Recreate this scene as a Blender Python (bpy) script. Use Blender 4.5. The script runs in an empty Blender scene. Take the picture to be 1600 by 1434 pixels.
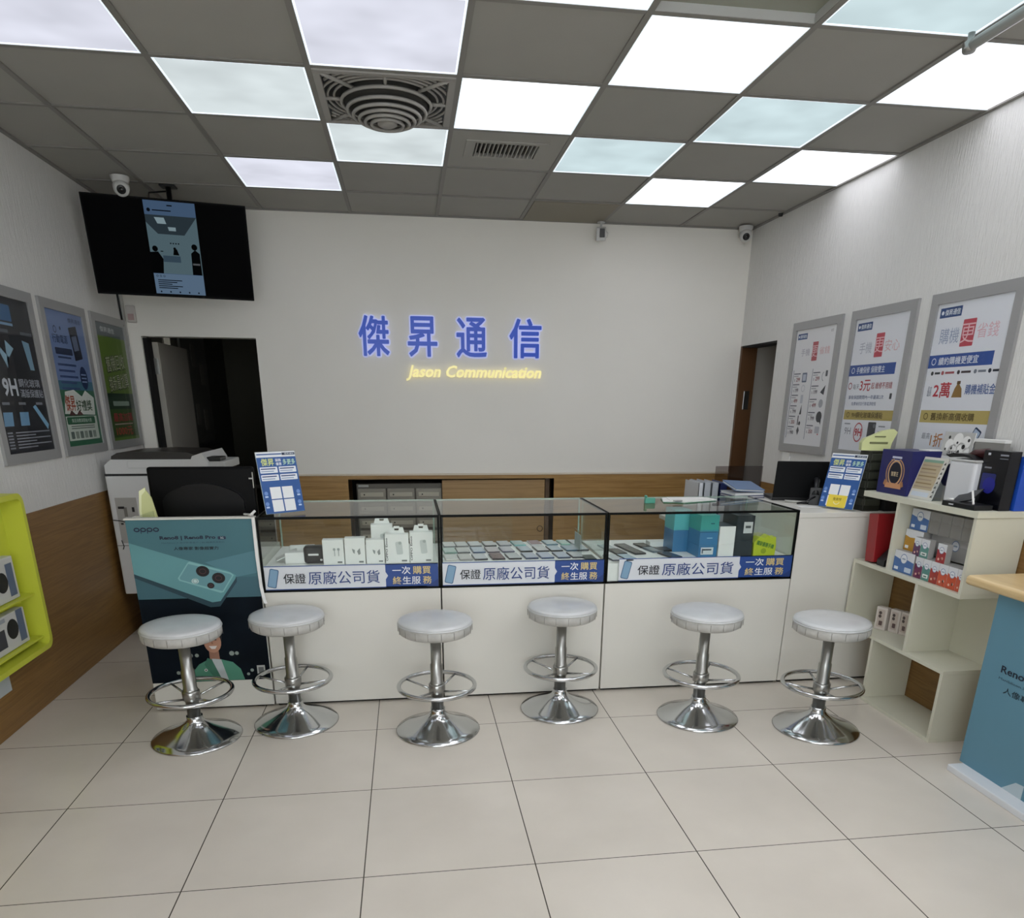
import bpy, bmesh, math, random
from mathutils import Vector, Matrix
random.seed(7)
PI = math.pi
sc = bpy.context.scene
COL = sc.collection
def R(d): return math.radians(d)

# ------------------------------------------------------------------ camera
cam_d = bpy.data.cameras.new('camera'); cam = bpy.data.objects.new('camera', cam_d); COL.objects.link(cam)
cam_d.sensor_fit = 'HORIZONTAL'; cam_d.sensor_width = 36.0
cam_d.lens = 1122.0 / 1600.0 * 36.0
cam_d.shift_y = -310.0 / 1600.0 * -1.0
cam_d.clip_start = 0.05; cam_d.clip_end = 60
P_, Y_, R_ = -0.3397, 0.1404, 0.0070
fw = Vector((math.sin(Y_)*math.cos(P_), math.cos(Y_)*math.cos(P_), math.sin(P_)))
ri = Vector((math.cos(Y_), -math.sin(Y_), 0)); up0 = ri.cross(fw)
rr = ri*math.cos(R_) + up0*math.sin(R_); uu = -ri*math.sin(R_) + up0*math.cos(R_)
M = Matrix((rr, uu, -fw)).transposed().to_4x4(); M.translation = Vector((0, 0, 1.5124))
cam.matrix_world = M
sc.camera = cam
# ------------------------------------------------------------------ world, exposure
w = bpy.data.worlds.new('world'); sc.world = w; w.use_nodes = True
w.node_tree.nodes['Background'].inputs[0].default_value = (0.98, 0.985, 1.0, 1)
w.node_tree.nodes['Background'].inputs[1].default_value = 5.8
sc.view_settings.view_transform = 'Standard'; sc.view_settings.look = 'None'
sc.view_settings.gamma = 1.0; sc.view_settings.use_curve_mapping = False
sc.view_settings.exposure = 0.0
sc.cycles.use_denoising = True
sc.cycles.max_bounces = 14; sc.cycles.diffuse_bounces = 6; sc.cycles.glossy_bounces = 5
sc.cycles.transmission_bounces = 8; sc.cycles.transparent_max_bounces = 24
# radiance of the ceiling diffusers: strong, medium, dim, dim greenish and dim bluish
LAMPS = {'b': ((0.95, 0.96, 1.0), 4.0), 'r': ((0.92, 0.93, 1.0), 2.6), 'd': ((0.86, 0.88, 1.0), 0.86), 'g': ((0.86, 0.95, 0.97), 0.80), 'c': ((0.76, 0.93, 0.97), 0.80)}

# ------------------------------------------------------------------ room numbers
HC = 2.769; XL, XR, YB, YF = -1.94, 2.66, 5.91, -1.9
GX, GY, GT = -0.941, 5.363, 0.605          # ceiling grid origin and pitch

# ------------------------------------------------------------------ materials
def lin(c):
    return tuple(((v/12.92) if v <= 0.04045 else ((v+0.055)/1.055)**2.4) for v in c)
def hexc(h):
    h = h.lstrip('#'); return lin(tuple(int(h[i:i+2], 16)/255 for i in (0, 2, 4)))
_m = {}
def mat(name, col, rough=0.5, metal=0.0, spec=0.5, emis=None, estr=0.0, alpha=None, coat=0.0, noise=0.0, nscale=8.0, bump=0.0, bscale=60.0, stretch=(1, 1, 1)):
    if name in _m: return _m[name]
    m = bpy.data.materials.new(name); m.use_nodes = True; nt = m.node_tree
    b = nt.nodes['Principled BSDF']
    c = hexc(col) if isinstance(col, str) else col
    b.inputs['Base Color'].default_value = (*c, 1); b.inputs['Roughness'].default_value = rough
    b.inputs['Metallic'].default_value = metal; b.inputs['Specular IOR Level'].default_value = spec
    b.inputs['Coat Weight'].default_value = coat; b.inputs['Coat Roughness'].default_value = 0.08
    if emis:
        b.inputs['Emission Color'].default_value = (*(hexc(emis) if isinstance(emis, str) else emis), 1)
        b.inputs['Emission Strength'].default_value = estr
    if noise or bump:
        tc = nt.nodes.new('ShaderNodeTexCoord'); mp = nt.nodes.new('ShaderNodeMapping')
        mp.inputs['Scale'].default_value = stretch
        nt.links.new(tc.outputs['Object'], mp.inputs['Vector'])
    if noise:
        n = nt.nodes.new('ShaderNodeTexNoise'); n.inputs['Scale'].default_value = nscale; n.inputs['Detail'].default_value = 5
        mx = nt.nodes.new('ShaderNodeMix'); mx.data_type = 'RGBA'
        rm = nt.nodes.new('ShaderNodeMapRange'); rm.inputs['From Min'].default_value = 0.3; rm.inputs['From Max'].default_value = 0.7
        nt.links.new(mp.outputs[0], n.inputs['Vector']); nt.links.new(n.outputs['Fac'], rm.inputs['Value'])
        nt.links.new(rm.outputs[0], mx.inputs['Factor'])
        mx.inputs['A'].default_value = (*[v*(1-noise) for v in c], 1); mx.inputs['B'].default_value = (*[min(1, v*(1+noise)) for v in c], 1)
        nt.links.new(mx.outputs['Result'], b.inputs['Base Color'])
    if bump:
        n2 = nt.nodes.new('ShaderNodeTexNoise'); n2.inputs['Scale'].default_value = bscale; n2.inputs['Detail'].default_value = 6
        bp = nt.nodes.new('ShaderNodeBump'); bp.inputs['Strength'].default_value = bump; bp.inputs['Distance'].default_value = 0.004
        nt.links.new(mp.outputs[0], n2.inputs['Vector']); nt.links.new(n2.outputs['Fac'], bp.inputs['Height'])
        nt.links.new(bp.outputs[0], b.inputs['Normal'])
    _m[name] = m; return m
def wood(name, c1, c2, axis=0, rough=0.42):
    if name in _m: return _m[name]
    m = bpy.data.materials.new(name); m.use_nodes = True; nt = m.node_tree; b = nt.nodes['Principled BSDF']
    tc = nt.nodes.new('ShaderNodeTexCoord'); mp = nt.nodes.new('ShaderNodeMapping')
    s = [9, 9, 22]; s[axis] = 0.9; mp.inputs['Scale'].default_value = s
    n = nt.nodes.new('ShaderNodeTexNoise'); n.inputs['Scale'].default_value = 1.6; n.inputs['Detail'].default_value = 7; n.inputs['Distortion'].default_value = 1.4
    n2 = nt.nodes.new('ShaderNodeTexNoise'); n2.inputs['Scale'].default_value = 9; n2.inputs['Detail'].default_value = 4
    r = nt.nodes.new('ShaderNodeValToRGB')
    r.color_ramp.elements[0].position = 0.34; r.color_ramp.elements[0].color = (*hexc(c1), 1)
    r.color_ramp.elements[1].position = 0.66; r.color_ramp.elements[1].color = (*hexc(c2), 1)
    ma = nt.nodes.new('ShaderNodeMath'); ma.operation = 'MULTIPLY_ADD'; ma.inputs[1].default_value = 0.35
    L = nt.links.new
    L(tc.outputs['Object'], mp.inputs[0]); L(mp.outputs[0], n.inputs['Vector']); L(mp.outputs[0], n2.inputs['Vector'])
    sb = nt.nodes.new('ShaderNodeMath'); sb.operation = 'SUBTRACT'; sb.inputs[1].default_value = 0.5
    L(n2.outputs['Fac'], sb.inputs[0]); L(sb.outputs[0], ma.inputs[0]); L(n.outputs['Fac'], ma.inputs[2]); L(ma.outputs[0], r.inputs[0])
    L(r.outputs[0], b.inputs['Base Color']); b.inputs['Roughness'].default_value = rough
    _m[name] = m; return m
def glass(name, tint='#e6f2ec', ior=1.5, minr=0.0):
    if name in _m: return _m[name]
    m = bpy.data.materials.new(name); m.use_nodes = True; nt = m.node_tree
    for n in list(nt.nodes): nt.nodes.remove(n)
    o = nt.nodes.new('ShaderNodeOutputMaterial'); t = nt.nodes.new('ShaderNodeBsdfTransparent'); g = nt.nodes.new('ShaderNodeBsdfGlossy')
    f = nt.nodes.new('ShaderNodeFresnel'); mx = nt.nodes.new('ShaderNodeMixShader')
    t.inputs[0].default_value = (*hexc(tint), 1); g.inputs['Roughness'].default_value = 0.02; f.inputs[0].default_value = ior
    g.inputs[0].default_value = (0.9, 0.9, 0.9, 1)
    ge = nt.nodes.new('ShaderNodeNewGeometry'); ml = nt.nodes.new('ShaderNodeMath'); ml.operation = 'MULTIPLY_ADD'
    inv = nt.nodes.new('ShaderNodeMath'); inv.operation = 'SUBTRACT'; inv.inputs[0].default_value = 1.0
    L = nt.links.new
    L(ge.outputs['Backfacing'], inv.inputs[1]); L(f.outputs[0], ml.inputs[0]); L(inv.outputs[0], ml.inputs[1]); ml.inputs[2].default_value = 0.0
    L(ml.outputs[0], mx.inputs[0]); L(t.outputs[0], mx.inputs[1]); L(g.outputs[0], mx.inputs[2]); L(mx.outputs[0], o.inputs[0])
    _m[name] = m; return m
def emit_panel(name, col, strength, edge):
    if name in _m: return _m[name]
    m = bpy.data.materials.new(name); m.use_nodes = True; nt = m.node_tree
    for n in list(nt.nodes): nt.nodes.remove(n)
    o = nt.nodes.new('ShaderNodeOutputMaterial'); e = nt.nodes.new('ShaderNodeEmission')
    tc = nt.nodes.new('ShaderNodeTexCoord'); oi = nt.nodes.new('ShaderNodeObjectInfo')
    va = nt.nodes.new('ShaderNodeVectorMath'); va.operation = 'ADD'; vm = nt.nodes.new('ShaderNodeVectorMath'); vm.operation = 'MULTIPLY'
    vm.inputs[1].default_value = (1, 1.2, 1)
    n = nt.nodes.new('ShaderNodeTexNoise'); n.inputs['Scale'].default_value = 3.2; n.inputs['Detail'].default_value = 2
    rm = nt.nodes.new('ShaderNodeMapRange'); rm.inputs['From Min'].default_value = 0.3; rm.inputs['From Max'].default_value = 0.7
    rm.inputs['To Min'].default_value = 0.86*strength; rm.inputs['To Max'].default_value = 1.1*strength
    L = nt.links.new
    L(tc.outputs['Object'], vm.inputs[0]); L(vm.outputs[0], va.inputs[0]); L(oi.outputs['Location'], va.inputs[1]); L(va.outputs[0], n.inputs['Vector'])
    L(n.outputs['Fac'], rm.inputs[0]); L(rm.outputs[0], e.inputs[1]); e.inputs[0].default_value = (*col, 1); L(e.outputs[0], o.inputs[0])
    _m[name] = m; return m
def ink(h, rough=0.45): return mat('ink_'+h.lstrip('#').lower(), h, rough)
def lit(h, s=0.5):
    s *= .62
    return mat('screen_'+h.lstrip('#').lower()+'_%d' % int(s*100), '#000000', 0.5, spec=.02, emis=h, estr=s)

# ------------------------------------------------------------------ mesh building
class G:
    """a mesh being built"""
    def __init__(s): s.bm = bmesh.new(); s.ms = []
    def mi(s, m):
        if m not in s.ms: s.ms.append(m)
        return s.ms.index(m)
    def _fin(s, faces, m, smooth=False):
        i = s.mi(m)
        for f in faces: f.material_index = i; f.smooth = smooth
    def box(s, x0, x1, y0, y1, z0, z1, m, bev=0.0, seg=2, rot=None, piv=None):
        before = set(s.bm.faces)
        r = bmesh.ops.create_cube(s.bm, size=1)
        vs = r['verts']
        for v in vs: v.co = Vector((x0+(v.co.x+.5)*(x1-x0), y0+(v.co.y+.5)*(y1-y0), z0+(v.co.z+.5)*(z1-z0)))
        if bev > 0:
            es = list({e for v in vs for e in v.link_edges})
            bmesh.ops.bevel(s.bm, geom=es, offset=bev, segments=seg, affect='EDGES', profile=0.5)
        new = [f for f in s.bm.faces if f not in before]
        if rot is not None:
            pv = Vector(piv) if piv else Vector(((x0+x1)/2, (y0+y1)/2, (z0+z1)/2))
            for v in {v for f in new for v in f.verts}: v.co = rot @ (v.co-pv) + pv
        s._fin(new, m, False); return s
    def lathe(s, prof, m, seg=40, c=(0, 0), smooth=True, cap=True):
        rings = []
        for (r, z) in prof:
            if r < 1e-6: rings.append([s.bm.verts.new((c[0], c[1], z))])
            else: rings.append([s.bm.verts.new((c[0]+r*math.cos(2*PI*k/seg), c[1]+r*math.sin(2*PI*k/seg), z)) for k in range(seg)])
        fs = []
        for a, b in zip(rings, rings[1:]):
            for k in range(seg):
                k2 = (k+1) % seg
                if len(a) == 1 and len(b) == 1: continue
                if len(a) == 1: q = (a[0], b[k], b[k2])
                elif len(b) == 1: q = (a[k], a[k2], b[0])
                else: q = (a[k], a[k2], b[k2], b[k])
                try: fs.append(s.bm.faces.new(q))
                except ValueError: pass
        if cap:
            for rg in (rings[0], rings[-1]):
                if len(rg) > 2:
                    f = s.bm.faces.new(rg); s._fin([f], m, False)
        s._fin(fs, m, smooth); return s
    def tube(s, pts, r, m, seg=10, closed=False, smooth=True):
        pts = [Vector(p) for p in pts]; n = len(pts); rings = []
        prev = None
        for i, p in enumerate(pts):
            if closed: t = (pts[(i+1) % n]-pts[i-1]).normalized()
            else: t = (pts[min(i+1, n-1)]-pts[max(i-1, 0)]).normalized()
            if prev is None:
                a = Vector((0, 0, 1)) if abs(t.z) < .9 else Vector((1, 0, 0))
                u = t.cross(a).normalized()
            else:
                u = (prev - t*prev.dot(t)).normalized()
            prev = u; v = t.cross(u)
            rad = r[i] if isinstance(r, (list, tuple)) else r
            rings.append([s.bm.verts.new(p+u*rad*math.cos(2*PI*k/seg)+v*rad*math.sin(2*PI*k/seg)) for k in range(seg)])
        fs = []
        for i in range(n if closed else n-1):
            a, b = rings[i], rings[(i+1) % n]
            for k in range(seg): fs.append(s.bm.faces.new((a[k], a[(k+1) % seg], b[(k+1) % seg], b[k])))
        if not closed:
            fs.append(s.bm.faces.new(rings[0][::-1])); fs.append(s.bm.faces.new(rings[-1]))
        s._fin(fs, m, smooth); return s
    def prism(s, pts, d0, d1, m, axis='y', smooth=False):
        """2-D outline pts extruded along axis from d0 to d1"""
        def P(a, b, d):
            return {'y': (a, d, b), 'x': (d, a, b), 'z': (a, b, d)}[axis]
        A = [s.bm.verts.new(P(a, b, d0)) for a, b in pts]; B = [s.bm.verts.new(P(a, b, d1)) for a, b in pts]
        n = len(pts)
        sf = [s.bm.faces.new((A[i], A[(i+1) % n], B[(i+1) % n], B[i])) for i in range(n)]
        s._fin(sf, m, smooth)
        s._fin([s.bm.faces.new(A[::-1]), s.bm.faces.new(B)], m, False); return s
    def quad(s, pts, m):
        s._fin([s.bm.faces.new([s.bm.verts.new(p) for p in pts])], m); return s
    def obj(s, name, parent=None, world=False, loc=None, rot=None):
        me = bpy.data.meshes.new(name)
        bmesh.ops.recalc_face_normals(s.bm, faces=s.bm.faces[:])
        if world and parent is not None:
            L = Vector((0, 0, 0)); p = parent
            while p: L += p.location; p = p.parent
            for v in s.bm.verts: v.co -= L
        s.bm.to_mesh(me); s.bm.free()
        for m in s.ms: me.materials.append(m)
        o = bpy.data.objects.new(name, me); COL.objects.link(o)
        if parent is not None: o.parent = parent
        if loc: o.location = loc
        if rot: o.rotation_euler = rot
        return o
def tag(o, label, cat, group=None, kind=None):
    o['label'] = label; o['category'] = cat
    if group: o['group'] = group
    if kind: o['kind'] = kind
    return o
def thing(name, label, cat, loc=(0, 0, 0), rotz=0.0, group=None, rot=None):
    o = bpy.data.objects.new(name, None); COL.objects.link(o); o.empty_display_size = 0.05
    o.location = loc; o.rotation_euler = rot if rot else (0, 0, rotz)
    return tag(o, label, cat, group)
def struct(o): o['kind'] = 'structure'; return o
def kids(o): return [c for c in COL.objects if c.parent == o]
def dup(o, parent=None, **kw):
    c = o.copy(); COL.objects.link(c)
    if parent is not None: c.parent = parent
    for ch in kids(o): dup(ch, c)
    for k, v in kw.items():
        if k == 'loc': c.location = v
        elif k == 'rotz': c.rotation_euler = (0, 0, v)
        elif k == 'label': c['label'] = v
    return c

# ------------------------------------------------------------------ lettering
_gc = {}
def glyphs(txt, bold=0.0, shear=0.0, sp=1.0):
    key = (txt, bold, shear, sp)
    if key in _gc: return _gc[key]
    cu = bpy.data.curves.new('t', 'FONT'); cu.body = txt; cu.size = 1.0; cu.offset = bold; cu.shear = shear
    cu.resolution_u = 2; cu.space_character = sp; cu.fill_mode = 'FRONT'
    ob = bpy.data.objects.new('t', cu); COL.objects.link(ob)
    bpy.context.view_layer.update()
    me = bpy.data.meshes.new_from_object(ob.evaluated_get(bpy.context.evaluated_depsgraph_get()))
    vs = [(v.co.x, v.co.y) for v in me.vertices]; fs = [tuple(p.vertices) for p in me.polygons]
    bpy.data.objects.remove(ob); bpy.data.curves.remove(cu); bpy.data.meshes.remove(me)
    if vs:
        x0 = min(v[0] for v in vs); x1 = max(v[0] for v in vs); y0 = min(v[1] for v in vs); y1 = max(v[1] for v in vs)
    else: x0 = y0 = 0; x1 = y1 = 1
    _gc[key] = (vs, fs, (x0, x1, y0, y1)); return _gc[key]
STEP = 0.0005
class Art(G):
    """flat print in a (u right, v up) plane facing local -Y; layers are fractions of a millimetre"""
    def __init__(s, y0=0.0): super().__init__(); s.y0 = y0
    def poly(s, pts, c, l=1):
        m = c if not isinstance(c, str) else ink(c)
        y = s.y0 - l*STEP
        f = s.bm.faces.new([s.bm.verts.new((a, y, b)) for a, b in pts]); s._fin([f], m)
        if f.normal.dot(Vector((0, -1, 0))) < 0 or True:
            f.normal_update()
            if f.normal.y > 0: f.normal_flip()
        return s
    def rect(s, u0, v0, u1, v1, c, l=1): return s.poly([(u0, v0), (u1, v0), (u1, v1), (u0, v1)], c, l)
    def disc(s, u, v, r, c, l=1, ry=None, n=20, a0=0): 
        ry = ry or r
        return s.poly([(u+r*math.cos(2*PI*k/n), v+ry*math.sin(2*PI*k/n)) for k in range(n)], c, l)
    def ring(s, u, v, r, t, c, l=1, n=24, ry=None, a=0, b=1):
        m = c if not isinstance(c, str) else ink(c); y = s.y0-l*STEP; ry = ry or r
        for k in range(n):
            a0, a1 = 2*PI*(a+(b-a)*k/n), 2*PI*(a+(b-a)*(k+1)/n)
            pts = [(u+r*math.cos(a0), v+ry*math.sin(a0)), (u+r*math.cos(a1), v+ry*math.sin(a1)), (u+(r-t)*math.cos(a1), v+(ry-t)*math.sin(a1)), (u+(r-t)*math.cos(a0), v+(ry-t)*math.sin(a0))]
            s.poly(pts, m, l)
        return s
    def rrect(s, u0, v0, u1, v1, r, c, l=1, rot=0.0, n=5):
        cu, cv = (u0+u1)/2, (v0+v1)/2; pts = []
        for (x, y, a) in ((u1-r, v1-r, 0), (u0+r, v1-r, 90), (u0+r, v0+r, 180), (u1-r, v0+r, 270)):
            for k in range(n+1):
                t = R(a+90*k/n); pts.append((x+r*math.cos(t), y+r*math.sin(t)))
        ca, sa = math.cos(rot), math.sin(rot)
        return s.poly([(cu+(a-cu)*ca-(b-cv)*sa, cv+(a-cu)*sa+(b-cv)*ca) for a, b in pts], c, l)
    def text(s, txt, u, v, h, c, l=2, bold=0.0, w=None, shear=0.0, al='l', sp=1.0, rot=0.0, y=None):
        """(u,v) = lower left (or centre with al='c') of the ink box; h its height, w optional forced width"""
        cjk = any(ord(ch) > 0x2000 for ch in txt)
        vs, fs, (x0, x1, y0, y1) = glyphs(txt, 0.0 if cjk else bold, shear, sp)
        if not fs: return s
        if cjk and bold:                                           # heavier strokes: the outline laid down slightly shifted
            q = bold*h*.55
            for kk, (dx, dy) in enumerate(((q, q), (-q, q), (q, -q))): s.text(txt, u+dx, v+dy, h, c, l+.12*(kk+1), 0.0, w, shear, al, sp, rot, y)
        sy = h/(y1-y0); sx = (w/(x1-x0)) if w else sy
        W = (x1-x0)*sx; du = u-(W/2 if al == 'c' else (W if al == 'r' else 0)); dv = v-(h/2 if al == 'c' else 0)
        m = c if not isinstance(c, str) else ink(c); i = s.mi(m); yy = (s.y0 - l*STEP) if y is None else y
        ca, sa = math.cos(rot), math.sin(rot)
        def tr(a, b):
            a = du+(a-x0)*sx; b = dv+(b-y0)*sy
            return (u+(a-u)*ca-(b-v)*sa, v+(a-u)*sa+(b-v)*ca)
        V = []
        for a, b in vs:
            p, q = tr(a, b); V.append(s.bm.verts.new((p, yy, q)))
        for f in fs:
            try:
                F = s.bm.faces.new([V[k] for k in f]); F.material_index = i
                F.normal_update()
                if F.normal.y > 0: F.normal_flip()
            except ValueError: pass
        return s
    def obj(s, name, parent=None, loc=None, rot=None, thick=0.0):
        me = bpy.data.meshes.new(name); s.bm.to_mesh(me); s.bm.free()
        for m in s.ms: me.materials.append(m)
        o = bpy.data.objects.new(name, me); COL.objects.link(o)
        if parent is not None: o.parent = parent
        if loc: o.location = loc
        if rot: o.rotation_euler = rot
        return o

# ------------------------------------------------------------------ shared materials
M_backwall = mat('back_wall_paint', '#ebe8e1', 0.75, noise=0.02, nscale=1.5)
M_sidewall = mat('side_wall_paper', '#dad9d6', 0.75, noise=.03, nscale=26, bump=1.0, bscale=26, stretch=(1, 4.5, .55))
M_wood = wood('wainscot_oak', '#94703d', '#b08a52', axis=0)
M_woody = wood('wainscot_walnut', '#77562b', '#8d6a3a', axis=1)
M_wooddoor = wood('sliding_door_oak', '#98784d', '#ab8a5c', axis=0)
M_white = mat('white_laminate', '#dcdad2', 0.4, noise=0.015, nscale=3)
M_cream = mat('cream_laminate', '#cfcebd', 0.45)
M_creamin = mat('cream_laminate_edge', '#e6e6da', 0.45)
M_black = mat('black_plastic', '#101114', 0.38)
M_blackm = mat('black_matte', '#0b0b0c', 0.75)
M_frame = mat('case_black_seal', '#040605', 0.5, spec=.15)
M_glass = glass('case_glass', '#fcfefd')
M_glasst = glass('case_top_glass', '#f9fcfa')
M_edge = mat('glass_edge_green', '#9fb5a6', 0.15, spec=0.7)
M_clear = glass('clear_acrylic', '#f4f7f8'); M_pglass = glass('poster_acrylic', '#fcfcfc', ior=1.14)
M_chrome = mat('chrome', '#c9cbcc', 0.13, metal=1.0)
M_steel = mat('brushed_steel', '#a9a9a6', 0.28, metal=1.0)
M_silver = mat('silver_frame', '#a4a4a4', 0.42, metal=0.35)
M_tile = mat('ceiling_tile', '#a09e98', 0.85, noise=0.02, nscale=4)
M_tbar = mat('ceiling_grid_bar', '#85837e', 0.6)
M_dark = mat('dark_void', '#0a0a0a', 0.9)  # near-black colour that paints shade into kick gaps and recesses
M_paper = mat('white_paper', '#e9e9e6', 0.6)
M_greyp = mat('grey_plastic', '#b9bab8', 0.45)
M_offw = mat('office_white_plastic', '#cfcfce', 0.4)

# ------------------------------------------------------------------ floor
def floor_mat():
    m = bpy.data.materials.new('polished_floor_tiles'); m.use_nodes = True; nt = m.node_tree; b = nt.nodes['Principled BSDF']; L = nt.links.new
    tc = nt.nodes.new('ShaderNodeTexCoord'); sx = nt.nodes.new('ShaderNodeSeparateXYZ'); L(tc.outputs['Object'], sx.inputs[0])
    T = 0.588
    def line(sock, off, wid):
        a = nt.nodes.new('ShaderNodeMath'); a.operation = 'ADD'; a.inputs[1].default_value = -off+T*20; L(sock, a.inputs[0])
        d = nt.nodes.new('ShaderNodeMath'); d.operation = 'DIVIDE'; d.inputs[1].default_value = T; L(a.outputs[0], d.inputs[0])
        f = nt.nodes.new('ShaderNodeMath'); f.operation = 'FRACT'; L(d.outputs[0], f.inputs[0])
        s = nt.nodes.new('ShaderNodeMath'); s.operation = 'SUBTRACT'; s.inputs[1].default_value = 0.5; L(f.outputs[0], s.inputs[0])
        ab = nt.nodes.new('ShaderNodeMath'); ab.operation = 'ABSOLUTE'; L(s.outputs[0], ab.inputs[0])
        g = nt.nodes.new('ShaderNodeMath'); g.operation = 'GREATER_THAN'; g.inputs[1].default_value = 0.5-wid/T/2; L(ab.outputs[0], g.inputs[0])
        return g.outputs[0]
    gx = line(sx.outputs[0], -1.3815, 0.0042); gy = line(sx.outputs[1], 3.2644, 0.0036)
    mxx = nt.nodes.new('ShaderNodeMath'); mxx.operation = 'MAXIMUM'; L(gx, mxx.inputs[0]); L(gy, mxx.inputs[1])
    n = nt.nodes.new('ShaderNodeTexNoise'); n.inputs['Scale'].default_value = 2.2; n.inputs['Detail'].default_value = 7
    L(tc.outputs['Object'], n.inputs['Vector'])
    cr = nt.nodes.new('ShaderNodeValToRGB'); cr.color_ramp.elements[0].position = .32; cr.color_ramp.elements[1].position = .68
    cr.color_ramp.elements[0].color = (*hexc('#cdc6bb'), 1); cr.color_ramp.elements[1].color = (*hexc('#d7d0c5'), 1); L(n.outputs['Fac'], cr.inputs[0])
    mx = nt.nodes.new('ShaderNodeMix'); mx.data_type = 'RGBA'; L(mxx.outputs[0], mx.inputs['Factor']); L(cr.outputs[0], mx.inputs['A']); mx.inputs['B'].default_value = (*hexc('#4e4841'), 1)
    L(mx.outputs['Result'], b.inputs['Base Color'])
    rm = nt.nodes.new('ShaderNodeMapRange'); rm.inputs['To Min'].default_value = .2; rm.inputs['To Max'].default_value = .28; L(n.outputs['Fac'], rm.inputs[0])
    L(rm.outputs[0], b.inputs['Roughness']); b.inputs['Specular IOR Level'].default_value = 0.45
    return m
g = G(); g.box(XL-0.3, XR+1.6, YF-.1, 9.2, -0.1, 0, floor_mat()); struct(g.obj('floor'))

# ------------------------------------------------------------------ walls
WZ = 0.967
g = G()                                                            # left wall
g.box(XL-.12, XL, YF, YB+.12, WZ, HC+.12, M_sidewall); g.box(XL-.12, XL-.004, YF, YB+.12, 0, WZ, M_sidewall)
struct(g.obj('wall_left'))
g = G(); g.box(XL-.004, XL+.008, YF, YB, 0, WZ, M_woody, 0.002); struct(g.obj('trim_1'))
g = G()                                                            # back wall, left doorway and cupboard niche cut out
DL0, DL1, DLH = -1.857, -1.066, 1.95
NX0, NX1, NZ = -0.475, 1.17, 0.942
g.box(XL-.12, DL0, YB, YB+.12, 0, HC+.12, M_backwall); g.box(DL0, DL1, YB, YB+.12, DLH, HC+.12, M_backwall)
g.box(DL1, NX0, YB, YB+.12, 0, HC+.12, M_backwall); g.box(NX0, NX1, YB, YB+.12, NZ, HC+.12, M_backwall); g.box(NX1, XR+.12, YB, YB+.12, 0, HC+.12, M_backwall)
struct(g.obj('wall_back'))
g = G()                                                            # oak wainscot of the back wall
for x0, x1 in ((DL1+.01, NX0), (NX1, XR)): g.box(x0, x1, YB-.012, YB, 0, WZ+.004, M_wood, 0.002)
g.box(NX0, NX1, YB-.012, YB, NZ, WZ+.004, M_wood)
g.box(DL1+.01, XR, YB-.02, YB-.0, WZ+.004, WZ+.018, mat('beige_cap', '#d8cdbb', .5), .002)
struct(g.obj('trim_2'))
DR0, DR1, DRH = 5.309, 5.90, 1.953
g = G()                                                            # right wall with doorway at its far end
g.box(XR, XR+.12, YF, DR0, WZ, HC+.12, M_sidewall); g.box(XR, XR+.12, DR0, YB+.12, DRH, HC+.12, M_sidewall); g.box(XR+.004, XR+.12, YF, DR0, 0, WZ, M_sidewall)
g.box(XR, XR+.12, DR1, YB+.12, 0, DRH, M_sidewall)
struct(g.obj('wall_right'))
g = G(); g.box(XR-.008, XR+.004, YF, DR0, 0, WZ, M_woody, .002); struct(g.obj('trim_3'))
g = G()                                                            # wall behind the viewer with the glazed shop front
WX0, WX1 = -1.5, 1.1  # unseen opening, its width and sill shaped to steer the daylight
g.box(1.45, XR, .2, .5, 0, HC+.1, M_sidewall)  # added unseen pillar, keeps window light off the shelf end
g.box(WX0, WX1, YF-.12, YF, 0, .5, M_backwall)
g.box(XL-.12, XR+.12, YF-.12, YF, 2.45, HC+.12, M_backwall); g.box(XL-.12, WX0, YF-.12, YF, 0, 2.45, M_backwall); g.box(WX1, XR+.12, YF-.12, YF, 0, 2.45, M_backwall)
struct(g.obj('wall_front'))
g = G(); g.box(WX0, WX1, YF-.08, YF-.07, .5, 2.45, M_clear)
for x in (WX0+.02, .0, WX1-.02): g.box(x-.02, x+.02, YF-.1, YF-.05, .5, 2.45, M_steel)
struct(g.obj('window_1'))

# ------------------------------------------------------------------ ceiling tiles on their grid, lit panels between
LIT = {(0, 0): 'd', (4, 0): 'r', (1, 1): 'g', (3, 1): 'c', (5, 1): 'r', (0, 2): 'g', (2, 2): 'b', (4, 2): 'c', (-1, 3): 'd', (1, 3): 'd', (3, 3): 'b', (5, 3): 'r',
       (0, 4): 'd', (2, 4): 'b', (4, 4): 'c', (1, 5): 'b', (3, 5): 'b', (5, 5): 'b', (2, 6): 'b', (4, 6): 'b', (5, 6): 'b', (3, 7): 'b', (4, 7): 'b', (5, 7): 'b',
       (2, 8): 'b', (4, 8): 'b', (5, 8): 'b', (3, 9): 'b', (4, 9): 'b', (5, 9): 'b', (4, 10): 'b', (5, 10): 'b', (3, 11): 'b'}  # rows behind the viewer: unseen panels massed on the right as added fill
OPEN = {(1, 2), (2, 1), (3, 4), (3, -1)}
def cell(i, j):                                                    # j counts from the back: row 0 has its far edge at GY
    x0 = GX+i*GT; x1 = x0+GT; y1 = GY-j*GT; y0 = y1-GT
    return max(x0, XL), min(x1, XR), max(y0, YF), min(y1, YB)
g = G()
g.box(XL-.12, XR+.12, YF-.12, YB+.12, HC+.10, HC+.14, M_dark)
for i in range(-2, 6):
    for j in range(-1, 14):
        x0, x1, y0, y1 = cell(i, j)
        if x1-x0 < .02 or y1-y0 < .02 or (i, j) in LIT or (i, j) in OPEN: continue
        g.box(x0+.002, x1-.002, y0+.002, y1-.002, HC+.006, HC+.02, M_tile)
struct(g.obj('ceiling'))
g = G()
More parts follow.
